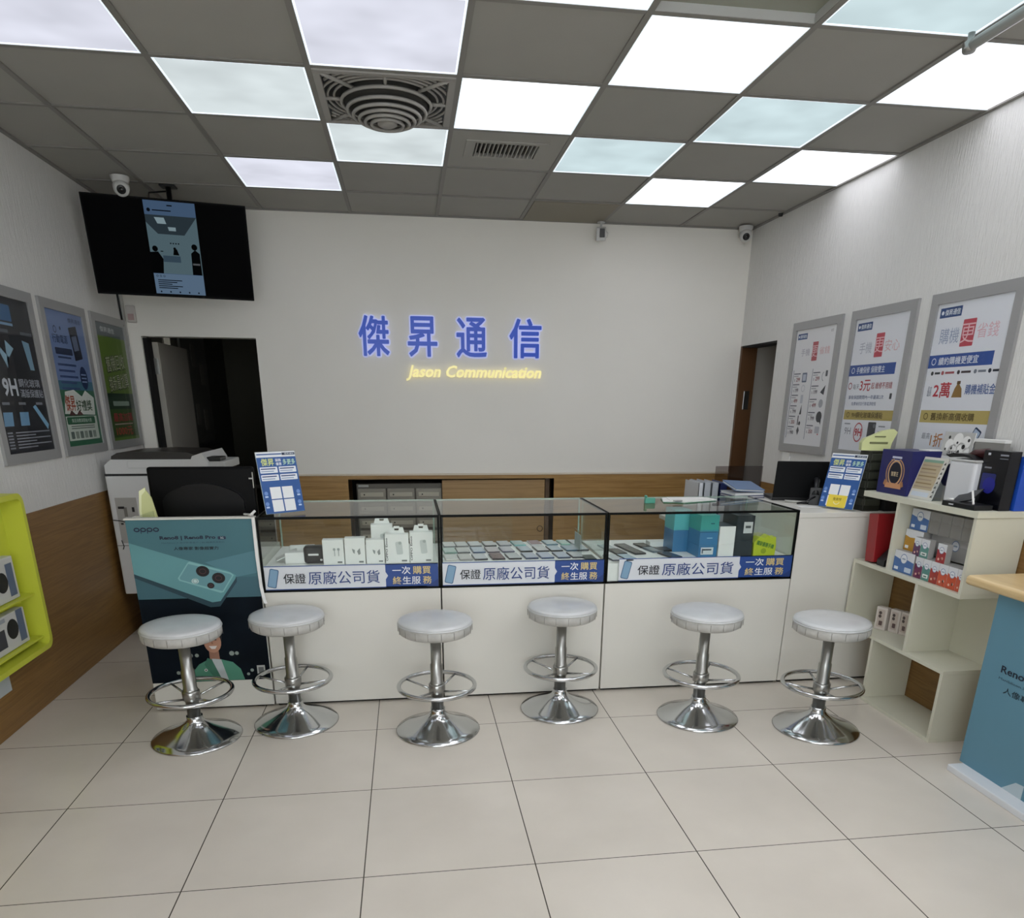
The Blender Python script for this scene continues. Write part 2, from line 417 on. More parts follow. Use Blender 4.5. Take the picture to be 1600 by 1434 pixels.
for i in range(-1, 6):
    x = GX+i*GT; g.box(x-.012, x+.012, YF, YB, HC-.001, HC+.012, M_tbar)
for j in range(-1, 14):
    y = GY-j*GT
    if y < YF: continue
    g.box(XL, XR, y-.012, y+.012, HC+.0, HC+.0115, M_tbar)
for x in (XL+.01, XR-.01): g.box(x-.012, x+.012, YF, YB, HC-.004, HC+.012, M_tbar)
g.box(XL, XR, YB-.02, YB, HC-.004, HC+.012, M_tbar)
struct(g.obj('trim_4'))
EM = {k: emit_panel('lit_diffuser_'+k, c, v, 1) for k, (c, v) in LAMPS.items()}
M_lf = mat('diffuser_rim', '#e8eef0', 0.4, emis='#e8f4ff', estr=0.9)
LL = {(0, 0): 'lit ceiling panel nearest the television', (4, 0): 'lit ceiling panel closest to the back wall on the right side', (1, 1): 'lit cool-white ceiling panel directly behind the round air diffuser',
  (3, 1): 'dimmer bluish ceiling panel right of the small slotted vent', (5, 1): 'lit ceiling panel touching the right wall, the farther of two', (0, 2): 'greenish white ceiling panel left of the round air diffuser',
  (2, 2): 'lit ceiling panel right of the round air diffuser', (4, 2): 'dimmer pale blue ceiling panel between the right wall and the bright centre panels', (-1, 3): 'lit ceiling panel at the top left corner of the photo',
  (1, 3): 'large lit ceiling panel in front of the round air diffuser', (3, 3): 'large bright ceiling panel right of centre, below the unlit glossy panel', (5, 3): 'lit ceiling panel touching the right wall, crossed by the grey rail end',
  (0, 4): 'lit ceiling panel just above the top left frame edge', (2, 4): 'lit ceiling panel cut off by the top edge, left of the glossy unlit panel', (4, 4): 'pale blue ceiling panel cut by the top edge beside the grey rail'}
protos = {}
for (i, j), k in LIT.items():
    x0, x1, y0, y1 = cell(i, j)
    lab = LL.get((i, j), 'lit square ceiling panel above and behind the viewer, unseen, added as fill light')
    wide = round(x1-x0, 3)
    c = ((x0+x1)/2, (y0+y1)/2, HC)
    key = (k, wide)
    if key not in protos:
        t = thing('ceiling_light', lab, 'ceiling light', c, group='lit ceiling panels'); hx, hy = (x1-x0)/2-.012, (y1-y0)/2-.012
        g = G()
        for a in ((-hx, hx, -hy, -hy+.008), (-hx, hx, hy-.008, hy), (-hx, -hx+.008, -hy+.008, hy-.008), (hx-.008, hx, -hy+.008, hy-.008)): g.box(*a, .0015, .012, M_lf)
        g.obj('frame', t)
        g = G(); g.box(-hx+.008, hx-.008, -hy+.008, hy-.008, .004, .010, EM[k]); g.obj('diffuser', t)
        protos[key] = t
    else: dup(protos[key], loc=c, label=lab)
# ---- round swirl diffuser
M_vent = mat('vent_grey', '#989590', 0.5); M_ventd = mat('vent_dark', '#2a2925', 0.8)
x0, x1, y0, y1 = cell(1, 2); cx, cy = (x0+x1)/2, (y0+y1)/2
t = thing('air_diffuser', 'large grey square ceiling air diffuser with round bulging ring grille', 'air vent', (cx, cy, HC))
h = (x1-x0)/2-.012
g = G()
for a in ((-h, h, -h, -h+.03), (-h, h, h-.03, h), (-h, -h+.03, -h+.03, h-.03), (h-.03, h, -h+.03, h-.03)): g.box(*a, -.006, .012, M_vent, .002)
g.obj('frame', t)
g = G(); g.box(-h+.005, h-.005, -h+.005, h-.005, .045, .055, M_ventd); g.obj('back_plate', t)
g = G()
for r in (.225, .252, .279, .306, .333, .36):                   # outer vanes clipped to the square
    pts = []
    seg = 72
    run = []
    for k in range(seg+1):
        a = 2*PI*k/seg; x, y = r*math.cos(a), r*math.sin(a)
        if abs(x) < h-.028 and abs(y) < h-.028: run.append((x, y, .004))
        else:
            if len(run) > 1: g.tube(run, .0055, M_vent, 6)
            run = []
    if len(run) > 1: g.tube(run, .0055, M_vent, 6)
for a in (45, 90, 135, 225, 270, 315, 0, 180):
    c, s = math.cos(R(a)), math.sin(R(a)); e = (h-.03)/max(abs(c), abs(s))
    g.tube([(.185*c, .185*s, -.004), (e*c, e*s, -.002)], .008, M_vent, 6)
g.obj('outer_vanes', t)
g = G()
for k, (r, z) in enumerate(((.195, -.014), (.172, -.042), (.147, -.060), (.122, -.073), (.097, -.083), (.070, -.090))):
    n = 48; g.tube([(r*math.cos(2*PI*q/n), r*math.sin(2*PI*q/n), z) for q in range(n)], .0075, M_vent, 6, closed=True)
g.lathe([(0, -.096), (.032, -.096), (.044, -.090), (.044, -.07), (0, -.07)], M_vent, 24, cap=False)
g.obj('ring_grille', t)
g = G(); g.lathe([(.190, .03), (.188, -.010), (.16, -.034), (.11, -.058), (0, -.072)], M_ventd, 40, cap=False); g.obj('bowl', t)
# ---- small slotted vent in its tile
x0, x1, y0, y1 = cell(2, 1); cx, cy = (x0+x1)/2, (y0+y1)/2
t = thing('ceiling_vent', 'small rectangular slotted vent in a plain ceiling tile', 'air vent', (cx, cy, HC))
g = G(); h = (x1-x0)/2-.004
vx0, vx1, vy0, vy1 = -.165, .165, -.13, .085
M_vt = mat('vent_tile', '#a09e98', .7)
for a in ((-h, h, -h, vy0), (-h, h, vy1, h), (-h, vx0, vy0, vy1), (vx1, h, vy0, vy1)): g.box(*a, .004, .018, M_vt)
g.obj('tile', t)
g = G()
for a in ((vx0-.05, vx1+.05, vy0-.03, vy0), (vx0-.05, vx1+.05, vy1, vy1+.03), (vx0-.05, vx0, vy0, vy1), (vx1, vx1+.05, vy0, vy1)): g.box(*a, -.001, .006, M_vt, .001)
g.obj('frame', t)
g = G()
for k in range(15):
    x = vx0+(k+.5)*(vx1-vx0)/15; g.box(x-.0035, x+.0035, vy0, vy1, .0, .02, M_vt)
g.obj('slats', t)
g = G(); g.box(vx0-.01, vx1+.01, vy0-.01, vy1+.01, .03, .036, M_ventd); g.obj('duct_plate', t)
# ---- recessed tray at the top edge, odd coloured access tile
x0, x1, y0, y1 = cell(3, 4)
g = G(); g.box(x0+.01, x1-.01, y0+.01, y1-.01, HC+.03, HC+.04, mat('greenish_panel', '#8a8c7c', .25, coat=.5))
for a in ((x0+.004, x1-.004, y1-.014, y1-.004), (x0+.004, x1-.004, y0+.004, y0+.014), (x0+.004, x0+.014, y0, y1), (x1-.014, x1-.004, y0, y1)): g.box(*a, HC+.002, HC+.04, M_greyp)
tag(g.obj('unlit_panel'), 'unlit glossy grey-green ceiling panel at the top edge, left of the grey rail', 'ceiling panel')
x0, x1, y0, y1 = cell(3, -1)
g = G(); g.box(x0+.015, x1-.012, y0+.014, y1-.02, HC-.004, HC+.006, mat('access_brown', '#8e887b', .8), .002)
tag(g.obj('access_panel'), 'brownish ceiling access panel against the back wall, left of the white box camera', 'ceiling panel')
# ---- grey rail hanging under the ceiling
t = thing('ceiling_rail', 'grey round-ended rail under the ceiling at the top right', 'rail', (2.05, 2.0, HC))
g = G(); g.tube([(0, .9, -.04), (0, -1.6, -.04)], .018, mat('rail_grey', '#b7b7b2', .35, metal=.2), 12); g.obj('tube', t)
g = G(); g.lathe([(0, -.058), (.02, -.058), (.024, -.05), (.024, -.03), (.012, -.02), (.012, 0)], M_steel, 16, c=(0, .9)); g.obj('hanger', t); g = G(); g.lathe([(.012, -.022), (.012, 0)], M_steel, 12, c=(0, -.6)); g.obj('hanger', t)


# ================================================================== OBJECTS
ORD = ['leftmost', 'second from the left', 'third from the left', 'fourth from the left', 'fifth from the left', 'sixth from the left', 'seventh from the left', 'eighth from the left', 'ninth from the left', 'rightmost']
# ------------------------------------------------------------------ illuminated shop lettering
LB = mat('letter_blue', '#1546b8', .3, emis='#1a5cf0', estr=.14); LBR = mat('letter_halo', '#c9cef5', .4, emis='#d4daff', estr=.28)
LY = mat('letter_yellow', '#f3e8a0', .4, emis='#fff3b0', estr=.48); LYR = mat('letter_yellow_rim', '#b09a3a', .4)
t = thing('wall_lettering', 'blue and yellow shop name letters mounted on the back wall', 'sign', (0, YB, 1.7))
def solid_text(txt, u0, v0, wd, h, depth, m, name, parent, bold, y, shear=0, sp=1.0, grow=0.0):
    vs, fs, (a0, a1, b0, b1) = glyphs(txt, bold, shear, sp)
    bm = bmesh.new()
    offs = [(0, 0)] + [(grow*math.cos(2*PI*k/12), grow*math.sin(2*PI*k/12)) for k in range(12)] if grow else [(0, 0)]
    for ko, (dx, dy) in enumerate(offs):
        V = [bm.verts.new((u0+dx+(a-a0)/(a1-a0)*wd, y-.00012*ko, v0+dy+(b-b0)/(b1-b0)*h)) for a, b in vs]
        for f in fs:
            try: bm.faces.new([V[k] for k in f])
            except ValueError: pass
    for f in bm.faces:
        f.normal_update()
        if f.normal.y > 0: f.normal_flip()
    r = bmesh.ops.extrude_face_region(bm, geom=bm.faces[:])
    nv = [e for e in r['geom'] if isinstance(e, bmesh.types.BMVert)]
    bmesh.ops.translate(bm, vec=(0, -depth, 0), verts=nv)
    bmesh.ops.recalc_face_normals(bm, faces=bm.faces[:])
    me = bpy.data.meshes.new(name); bm.to_mesh(me); bm.free(); me.materials.append(m)
    o = bpy.data.objects.new(name, me); COL.objects.link(o); o.parent = parent; return o
for k, (ch, u0, u1) in enumerate(zip('傑昇通信', (-.339, .018, .381, .783), (-.094, .262, .634, 1.052))):
    v0 = .128+.0; h = .300
    hw = u1-u0
    o = solid_text(ch, u0+.016, v0+.016, hw-.032, h-.032, .012, LB, 'character', t, 0, -.018, grow=.0045)
    solid_text(ch, u0+.016, v0+.016, hw-.032, h-.032, .014, LBR, 'character_rim', o, 0, -.002, grow=.0145)
cx = .01
vs_all = 'Jason Communication'
adv = {}
def word(txt, u0, u1, v, h):
    # one solid per letter; advance taken from the lengths of the growing string
    full = glyphs(txt, .012, .28)[2]; sc_ = (u1-u0)/(full[1]-full[0])
    for k, ch in enumerate(txt):
        if ch == ' ': continue
        e1 = glyphs(txt[:k+1], .012, .28)[2]; g1 = glyphs(ch, .012, .28)[2]
        x1_ = u0+(e1[1]-full[0])*sc_; wd = (g1[1]-g1[0])*sc_
        zb = v+(g1[2])*sc_
        o = solid_text(ch, x1_-wd, zb, wd, (g1[3]-g1[2])*sc_, .010, LY, 'letter', t, .012, -.012, .28, grow=.0006)
word('Jason Communication', .01, 1.045, .0, .1)

# ------------------------------------------------------------------ wall posters
def poster(label, origin, rotz, paint, wd=.592, ht=.83, fw_=.05):
    """origin = bottom centre on the wall, local -Y into the room"""
    t = thing('framed_poster', label, 'poster', origin, rotz, 'framed posters on the side walls')
    g = G(); a, b = wd/2, wd/2-fw_
    D = .015
    g.prism([(-a, 0), (a, 0), (b, fw_), (-b, fw_)], -D, 0, M_silver); g.prism([(-a, ht), (-b, ht-fw_), (b, ht-fw_), (a, ht)], -D, 0, M_silver)
    g.prism([(-a, 0), (-b, fw_), (-b, ht-fw_), (-a, ht)], -D, 0, M_silver); g.prism([(a, 0), (a, ht), (b, ht-fw_), (b, fw_)], -D, 0, M_silver)
    g.obj('frame', t)
    A = Art(-.006); paint(A, -b, b, fw_, ht-fw_); A.obj('print', t)
    g = G(); g.box(-b, b, -.0055, -.002, fw_, ht-fw_, M_blackm); g.obj('backing', t)
    g = G(); g.box(-b, b, -.0125, -.0112, fw_, ht-fw_, M_pglass); g.obj('glass', t)
    return t
def logo(A, u, v, s, bg='#2a4a80', fg='#e8eef5'):
    A.rect(u, v, u+s, v+s*.3, bg, 1); A.text('傑昇通信', u+s*.24, v+s*.06, s*.18, fg, 2, bold=.02, w=s*.7); A.disc(u+s*.13, v+s*.15, s*.06, fg, 2)
def bar(A, u0, u1, v0, v1, bg, txt, fg, icon=True):
    A.rect(u0, v0, u1, v1, bg, 1); h = v1-v0
    A.text(txt, u0+(u1-u0)*.17, v0+h*.2, h*.6, fg, 3, bold=.02, w=(u1-u0)*.62)
    if icon: A.ring(u0+(u1-u0)*.09, v0+h*.5, h*.28, h*.07, fg, 3, n=12)
def price_poster(A, a, b, c, d):
    W = b-a; H = d-c
    A.rect(a, c, b, d, '#e6e6e8', 0); logo(A, a+.02, d-.06, .12)
    A.rrect(-.02, d-.20, .045, d-.085, .004, '#b8585f', 1)
    A.text('更', .0125, d-.1425, .07, '#e7bfc3', 3, al='c'); A.text('手機', -.16, d-.165, .045, '#a9a6b4', 1, w=.11); A.text('省錢', .07, d-.165, .045, '#d8a9ad', 1, w=.12)
    A.text('8月', b-.07, d-.04, .018, '#8b8b90', 1)
    for q, u in ((0, a+.03), (1, a+.03+W*.5)):
        A.rect(u-.012, c+.04, u-.007, d-.25, '#44506e', 1)
        for k in range(6 if q == 0 else 5):
            v = d-.29-k*(H-.32)/(6 if q == 0 else 5)
            A.rect(u, v+.012, u+.085, v+.019, '#6b6f79', 1); A.rect(u, v-.002, u+.06, v+.003, '#9a9ca3', 1)
            A.text(['299', '199', '499', '799', '350', '990'][k], u+.035, v-.034, .026, '#5d5560' if k % 2 else '#8c4b52', 1, bold=.03); A.text('$', u+.01, v-.034, .018, '#5d5560', 1)
            x = u+.14; y = v-.01
            if q == 0:
                if k == 0:
                    A.rrect(x-.03, y-.03, x+.03, y+.03, .006, '#6d7a91', 1); A.rrect(x-.02, y-.02, x+.02, y+.02, .004, '#c3cad8', 2)
                elif k == 1: A.ring(x, y, .022, .004, '#b6b9c2', 1)
                elif k == 2: A.rrect(x-.016, y-.026, x+.016, y+.028, .004, '#c3c6cf', 1)
                elif k == 3: A.poly([(x-.01, y-.03), (x+.018, y-.028), (x+.012, y+.034)], '#3b3e45', 1)
                elif k == 4: A.rrect(x-.02, y-.03, x-.008, y+.032, .003, '#33363d', 1); A.disc(x+.01, y-.018, .013, '#33363d', 1)
                else: A.poly([(x, y-.028), (x+.018, y+.004), (x, y+.03), (x-.018, y+.004)], '#44464d', 1)
            else:
                if k == 0: A.ring(x, y, .03, .004, '#70747d', 1, a=.3, b=.7); A.rrect(x+.01, y, x+.035, y+.035, .004, '#55585f', 1)
                elif k == 1: A.poly([(x-.025, y-.014), (x+.03, y+.03), (x+.02, y-.03)], '#2f3238', 1)
                elif k == 2: A.disc(x, y, .026, '#a9acb3', 1)
                elif k == 3: A.disc(x, y, .034, '#35383e', 1); A.poly([(x+.01, y-.028), (x+.03, y-.05), (x+.03, y-.01)], '#35383e', 1)
                else: A.rrect(x-.03, y-.02, x+.026, y+.022, .004, '#b9bcc4', 1); A.rect(x+.005, y-.03, x+.02, y-.022, '#c05a60', 1)
def warranty_poster(A, a, b, c, d):
    A.rect(a, c, b, d, '#e4e6ec', 0); logo(A, a+.02, d-.065, .14)
    A.rrect(-.03, d-.215, .045, d-.09, .004, '#c04a58', 1); A.text('更', .0075, d-.152, .08, '#e9b9be', 3, al='c')
    A.text('手機', -.18, d-.19, .06, '#b0b3c0', 1, w=.12); A.text('安心', .06, d-.19, .06, '#dcb3b7', 1, w=.13)
    bar(A, a, b-.06, d-.31, d-.25, '#34549a', '手機保修 保險雙主', '#dfe6f2')
    A.ring(a+.03, d-.365, .02, .006, '#a05560', 1, n=12); A.text('每天', a+.06, d-.385, .03, '#5a6070', 1)
    A.text('3元', a+.13, d-.395, .06, '#b23440', 1, bold=.03); A.text('起 維修不用錢', a+.24, d-.385, .035, '#a04a52', 1, w=.19, bold=.02)
    A.text('享有保固期間內一年最高2次', a+.03, d-.44, .022, '#5a6a90', 1, w=.34, bold=.01); A.text('免費維修及行動電源租借', a+.07, d-.475, .02, '#5a6a90', 1, w=.24)
    A.rrect(b-.07, d-.44, b-.05, d-.41, .003, '#3b3e45', 1)
    bar(A, a+.01, b, d-.555, d-.5, '#b6a35e', '9H鋼化玻璃保護貼', '#5e4f23')
    y = d-.62
    A.text('9H', a+.04, y-.02, .04, '#777c86', 1); A.rect(a+.03, y+.038, a+.09, y+.045, '#8b9098', 1)
    A.ring(a+.18, y-.005, .045, .007, '#b23440', 1, ry=.055); A.text('9H', a+.18, y-.005, .045, '#b23440', 1, al='c', bold=.03)
    A.rrect(a+.27, y-.055, a+.345, y+.055, .006, '#3a3c42', 1); A.disc(a+.33, y+.035, .012, '#6a6d75', 2)
    for k in range(3): A.rect(a+.37, y+.03-k*.03, a+.43, y+.037-k*.03, '#8b9098', 1)
    bar(A, a-.0, b-.03, d-.755, d-.70, '#c2606e', '品牌手機保護殼', '#f0ccd0') if d-.755 > c else None
def subsidy_poster(A, a, b, c, d):
    A.rect(a, c, b, d, '#e4e7ee', 0); logo(A, a+.02, d-.065, .15)
    A.rrect(-.05, d-.205, .035, d-.085, .004, '#c04a58', 1); A.text('更', -.0075, d-.147, .085, '#ecc0c5', 3, al='c')
    A.text('購機', -.2, d-.185, .07, '#9aa7c0', 1, w=.135); A.text('省錢', .05, d-.175, .065, '#e0b6c0', 1, w=.135)
    bar(A, a, b-.06, d-.295, d-.235, '#34549a', '續約購機更便宜', '#e2e8f4')
    x = a+.03
    for k, (cc, ww) in enumerate((('#20242c', .055), ('#a35058', .09), ('#3a2f33', .09), ('#7a828f', .07), ('#2b3442', .08))):
        A.rect(x+.03, d-.325, x+.03+ww*.7, d-.315, cc, 1); A.disc(x+.012, d-.32, .010, cc, 1, n=10); x += ww+.02
    y = d-.43
    A.text('最高', a+.03, y, .05, '#6a7488', 1, w=.03); A.text('2萬', a+.075, y-.005, .07, '#b9303e', 1, bold=.035, w=.12)
    A.poly([(a+.21, y-.005), (a+.28, y-.005), (a+.27, y+.035), (a+.25, y+.055), (a+.235, y+.055), (a+.222, y+.035)], '#8a6a35', 1); A.rect(a+.232, y+.055, a+.256, y+.07, '#5e4520', 1)
    A.text('購機補貼金', a+.295, y+.008, .045, '#46629c', 1, bold=.02, w=.19)
    bar(A, a+.01, b, d-.555, d-.495, '#bcab68', '舊換新高價收購', '#5e4f23')
    y = d-.665
    A.text('最高', a+.05, y+.03, .03, '#777c86', 1); A.text('1折', a+.12, y-.005, .065, '#b5763c', 1, bold=.02, w=.085); A.text('2萬', a+.22, y, .065, '#b9303e', 1, bold=.035, w=.11)
    A.rrect(a+.385, y-.02, a+.435, y+.095, .008, '#2e3f5e', 1, rot=-.5); A.rrect(a+.39, y-.012, a+.43, y+.087, .005, '#b7c6dc', 2, rot=-.5)
    A.rect(a, d-.755 if d-.755 > c else c, b-.05, d-.705, '#c2606e', 1); A.text('購機分期好輕鬆', a+.07, d-.742, .03, '#f2ced2', 3, bold=.02, w=.29)
def dark_poster(A, a, b, c, d):
    A.rect(a, c, b, d, '#131720', 0)
    A.rrect(a+.0, d-.11, a+.30, d-.035, .008, '#2a5f8f', 1); A.text('9H', a+.05, d-.10, .05, '#b9cfe6', 2, bold=.03); A.rect(a+.02, d-.13, a+.3, d-.118, '#7fa3c4', 1)
    for k, u in enumerate((.14, .38)):
        A.rect(a+u-.02, d-.165, a+u+.1, d-.150, '#5a606b', 1)
    A.poly([(a+.08, d-.2), (a+.17, d-.33), (a+.19, d-.2), (a+.26, d-.235), (a+.2, d-.28), (a+.15, d-.25)], '#8fb3c8', 1)
    A.poly([(a+.36, d-.19), (a+.43, d-.2), (a+.44, d-.33), (a+.395, d-.33)], '#7da2ba', 1)
    A.text('9H', a+.08, d-.46, .085, '#c3c9d2', 1, bold=.03, w=.14); A.text('鋼化玻璃', a+.24, d-.415, .04, '#a7adb8', 1, bold=.02, w=.22); A.text('滿版保護貼', a+.24, d-.465, .04, '#a7adb8', 1, bold=.02, w=.24)
    for k, u in enumerate((.04, .2, .38)): A.rect(a+u, d-.50, a+u+.07, d-.488, '#7b808b', 1)
    for k, u in enumerate((.02, .18)): A.poly([(a+u, d-.6), (a+u+.09, d-.6), (a+u+.10, d-.535), (a+u+.01, d-.535)], '#6f9cc0', 1)
    A.poly([(a+.34, d-.51), (a+.37, d-.5), (a+.48, d-.6), (a+.46, d-.625)], '#7fb0d2', 1)
    for k in range(7):
        v = d-.635-k*.0145*1.0
        if v < c+.01: break
        A.rect(a+.03, v, a+.08, v+.007, '#8a8f99', 1); A.rect(a+.11, v, b-.02-(k % 2)*.16, v+.006, '#8a8f99', 1)
def blue_green_poster(A, a, b, c, d):
    A.rect(a, c, b, d, '#6f86b4', 0); A.rect(a, c+.30, b, c+.36, '#3f6f86', 0.5)
    A.rect(a, c, b, c+.31, '#356b4f', 1)
    A.text('傑昇通信', b-.2, d-.05, .025, '#31466e', 1, bold=.02, w=.17)
    A.ring(a+.1, d-.1, .02, .006, '#2b3c60', 1, n=14); A.disc(a+.17, d-.09, .01, '#2b3c60', 1); A.text('行動電源', a+.05, d-.17, .045, '#30436a', 1, bold=.02, w=.19)
    A.rrect(a+.06, d-.23, a+.28, d-.195, .006, '#22304f', 1); A.rect(a+.08, d-.25, a+.25, d-.24, '#30436a', 1)
    A.rrect(a+.29, d-.25, a+.40, d-.07, .008, '#1b2130', 2, rot=.15); A.rrect(a+.305, d-.2, a+.375, d-.12, .004, '#6b7892', 3, rot=.15)
    for k in range(5): A.rect(a+.06, d-.29-k*.032, a+.30-(k % 2)*.03, d-.278-k*.032, '#3b4f7d', 1)
    A.disc(a+.38, d-.35, .052, '#1d2f56', 2, ry=.065)
    for k in range(3): A.rect(a+.345, d-.335-k*.02, a+.415, d-.327-k*.02, '#7f93bd', 3)
    pts = [(a+.03, c+.27)]
    A.poly([(a+.03, c+.18), (b-.04, c+.17), (b-.02, c+.27), (a+.36, c+.31), (a+.3, c+.275), (a+.2, c+.312), (a+.08, c+.30)], '#d9ded8', 2)
    A.text('傑昇', a+.06, c+.195, .085, '#b0543a', 3, bold=.03, w=.13); A.text('好禮獎', a+.2, c+.195, .06, '#3b5a40', 3, bold=.03, w=.22)
    A.poly([(a+.08, c+.17), (a+.12, c+.20), (a+.18, c+.17), (a+.23, c+.20), (a+.28, c+.17)], '#5c3c3c', 3)
    A.rect(a+.03, c+.03, b-.03, c+.165, '#c9d3c9', 2); A.rrect(a+.04, c+.12, b-.06, c+.162, .01, '#2d6145', 3); A.text('來店消費滿額抽大獎', a+.10, c+.13, .022, '#cfe0d3', 4, w=.28)
    for k in range(2): A.rect(a+.08, c+.107-k*.012, b-.08, c+.112-k*.012, '#5d7064', 3)
    for k in range(6): A.rrect(a+.06+k*.062, c+.04, a+.105+k*.062, c+.08, .004, '#8b978e' if k % 2 else '#60706a', 3)
def green_poster(A, a, b, c, d):
    A.rect(a, c, b, d, '#3c5a2c', 0); A.rect(a, c+.30, b, d-.08, '#63802f', 1); A.rect(a, d-.08, b, d, '#545f66', 1)
    A.text('傑昇通信', a+.08, d-.055, .032, '#c5cbd0', 2, bold=.02, w=.24)
    A.text('舊機回收', a+.25, d-.24, .10, '#151c0b', 3, al='c', bold=.05, w=.34, rot=.10); A.text('換新最划算', a+.26, d-.36, .10, '#151c0b', 3, al='c', bold=.05, w=.36, rot=.10)
    A.text('舊機回收', a+.253, d-.237, .094, '#c8cfae', 4, al='c', bold=.0, w=.33, rot=.10); A.text('換新最划算', a+.263, d-.357, .094, '#c8cfae', 4, al='c', w=.35, rot=.10)
    A.rect(a, c+.20, b, c+.30, '#26402c', 1); A.rrect(a+.10, c+.22, b-.1, c+.25, .008, '#8fa395', 2)
    A.text('最高加碼', a+.07, c+.12, .055, '#a8383d', 2, bold=.03, w=.34); A.rect(a+.07, c+.10, b-.09, c+.107, '#b9a9a0', 2)
    A.text('1000元', a+.08, c+.03, .055, '#b5463f', 2, bold=.03, w=.30); A.rect(a, c, b, c+.02, '#5c7a36', 2)
ZP = 1.21
poster('silver framed dark navy poster reading 9H at the left edge of the photo', (XL, 4.19, ZP), PI/2, dark_poster)
poster('silver framed blue and green poster, middle of the three on the left wall', (XL, 4.86, ZP), PI/2, blue_green_poster)
poster('silver framed green poster nearest the television on the left wall', (XL, 5.54, ZP), PI/2, green_poster)
poster('silver framed white price list poster nearest the right doorway', (XR, 4.773, ZP), -PI/2, price_poster)
poster('silver framed poster with blue and gold bars, middle one on the right wall', (XR, 4.082, ZP), -PI/2, warranty_poster)
poster('silver framed poster with large red 2 figures, nearest the camera on the right wall', (XR, 3.385, ZP), -PI/2, subsidy_poster)

# ------------------------------------------------------------------ television
t = thing('television', 'large black television hanging in the back left corner showing a phone screenshot', 'television', (-1.418, 5.35, 2.41), rot=(0.178, 0, 0.198))
W2, H2 = .462, .268
g = G(); g.box(-W2, W2, -.02, .012, -H2, H2, mat('tv_bezel', '#040405', .5, spec=.1), .004); g.box(-W2+.12, W2-.12, .012, .05, -H2+.06, H2-.08, M_black, .01); g.obj('casing', t)
g = G(); g.box(-W2+.008, W2-.008, -.0215, -.020, -H2+.012, H2-.008, mat('tv_glass', '#010102', .5, spec=.03)); g.obj('screen', t)
A = Art(-.0218)
s0, s1 = -.125, .165; b0, b1 = -.250, .256
A.rect(s0, b0, s1, b1, lit('#5f7ca0', .62), 0)
A.rect(s0, b0+.115, s1, b1-.075, lit('#8fb0bd', .38), 1)
A.rect(s0, b0, s1, b0+.113, lit('#7f9cbb', .6), 1)
dk = lit('#1b2636', .25); dk2 = lit('#0c1016', .12)
A.rect(s0+.13, b1-.025, s0+.16, b1-.018, dk, 2); A.disc(s0+.025, b1-.05, .010, dk, 2); A.rect(s0+.045, b1-.053, s0+.15, b1-.047, dk, 2)
vt, vb = b1-.075, b0+.115
A.poly([(s0, vt), (s1, vt), (s1-.08, vt-.10), (s0+.06, vt-.10), (s0, vt-.04)], lit('#4b5d68', .4), 2)
A.poly([(s0+.05, vt-.012), (s0+.105, vt-.012), (s0+.115, vt-.045), (s0+.065, vt-.045)], lit('#b7d2dc', .6), 3)
A.poly([(s0+.12, vt-.06), (s0+.165, vt-.06), (s0+.165, vt-.08), (s0+.125, vt-.08)], lit('#b7d2dc', .55), 3)
A.rect(s0+.07, vb+.065, s0+.17, vb+.10, lit('#5e7b90', .4), 3)
A.rect(s0+.06, vb+.12, s0+.075, vb+.125, dk2, 3)
for x in (.12, .135, .15, .165): A.rect(s0+x, vb+.165, s0+x+.008, vb+.172, dk, 3)
A.disc(s0+.143, vb+.14, .008, dk2, 4); A.poly([(s0+.13, vb+.105), (s0+.165, vb+.105), (s0+.155, vb+.138), (s0+.137, vb+.138)], dk2, 4)
A.disc(s0+.03, vb+.135, .016, dk2, 4); A.poly([(s0+.0, vb+.0), (s0+.06, vb+.0), (s0+.07, vb+.08), (s0+.045, vb+.12), (s0+.0, vb+.115)], dk2, 4)
A.disc(s1-.032, vb+.155, .017, dk2, 4); A.poly([(s1-.06, vb), (s1-.005, vb), (s1-.005, vb+.12), (s1-.03, vb+.14), (s1-.055, vb+.12)], dk2, 4); A.rect(s1-.052, vb+.055, s1-.01, vb+.065, lit('#8c8f94', .4), 5)
for k in range(3): A.ring(s0+.02+k*.02, b0+.10, .006, .002, dk, 2, n=10)
for k in range(5): A.rect(s0+.02, b0+.075-k*.011, s0+.16-(k % 3)*.03, b0+.080-k*.011, dk, 2)
for k in range(5): A.disc(s0+.03+k*.055, b0+.012, .005, dk, 2, n=8)
A.obj('screen_image', t)
g = G(); g.tube([(-1.405, 5.40, HC), (-1.405, 5.40, 2.5)], .016, M_black, 12); g.box(-1.45, -1.36, 5.36, 5.44, HC-.012, HC, M_black, .003); g.box(-1.48, -1.33, 5.385, 5.43, 2.42, 2.5, M_black, .004)
g.tube([(-1.40, 5.40, HC-.03), (-1.55, 5.5, HC-.02), (-1.62, 5.7, HC-.03)], .005, M_black, 6)
tag(g.obj('television_mount'), 'black ceiling bracket holding the television', 'bracket')

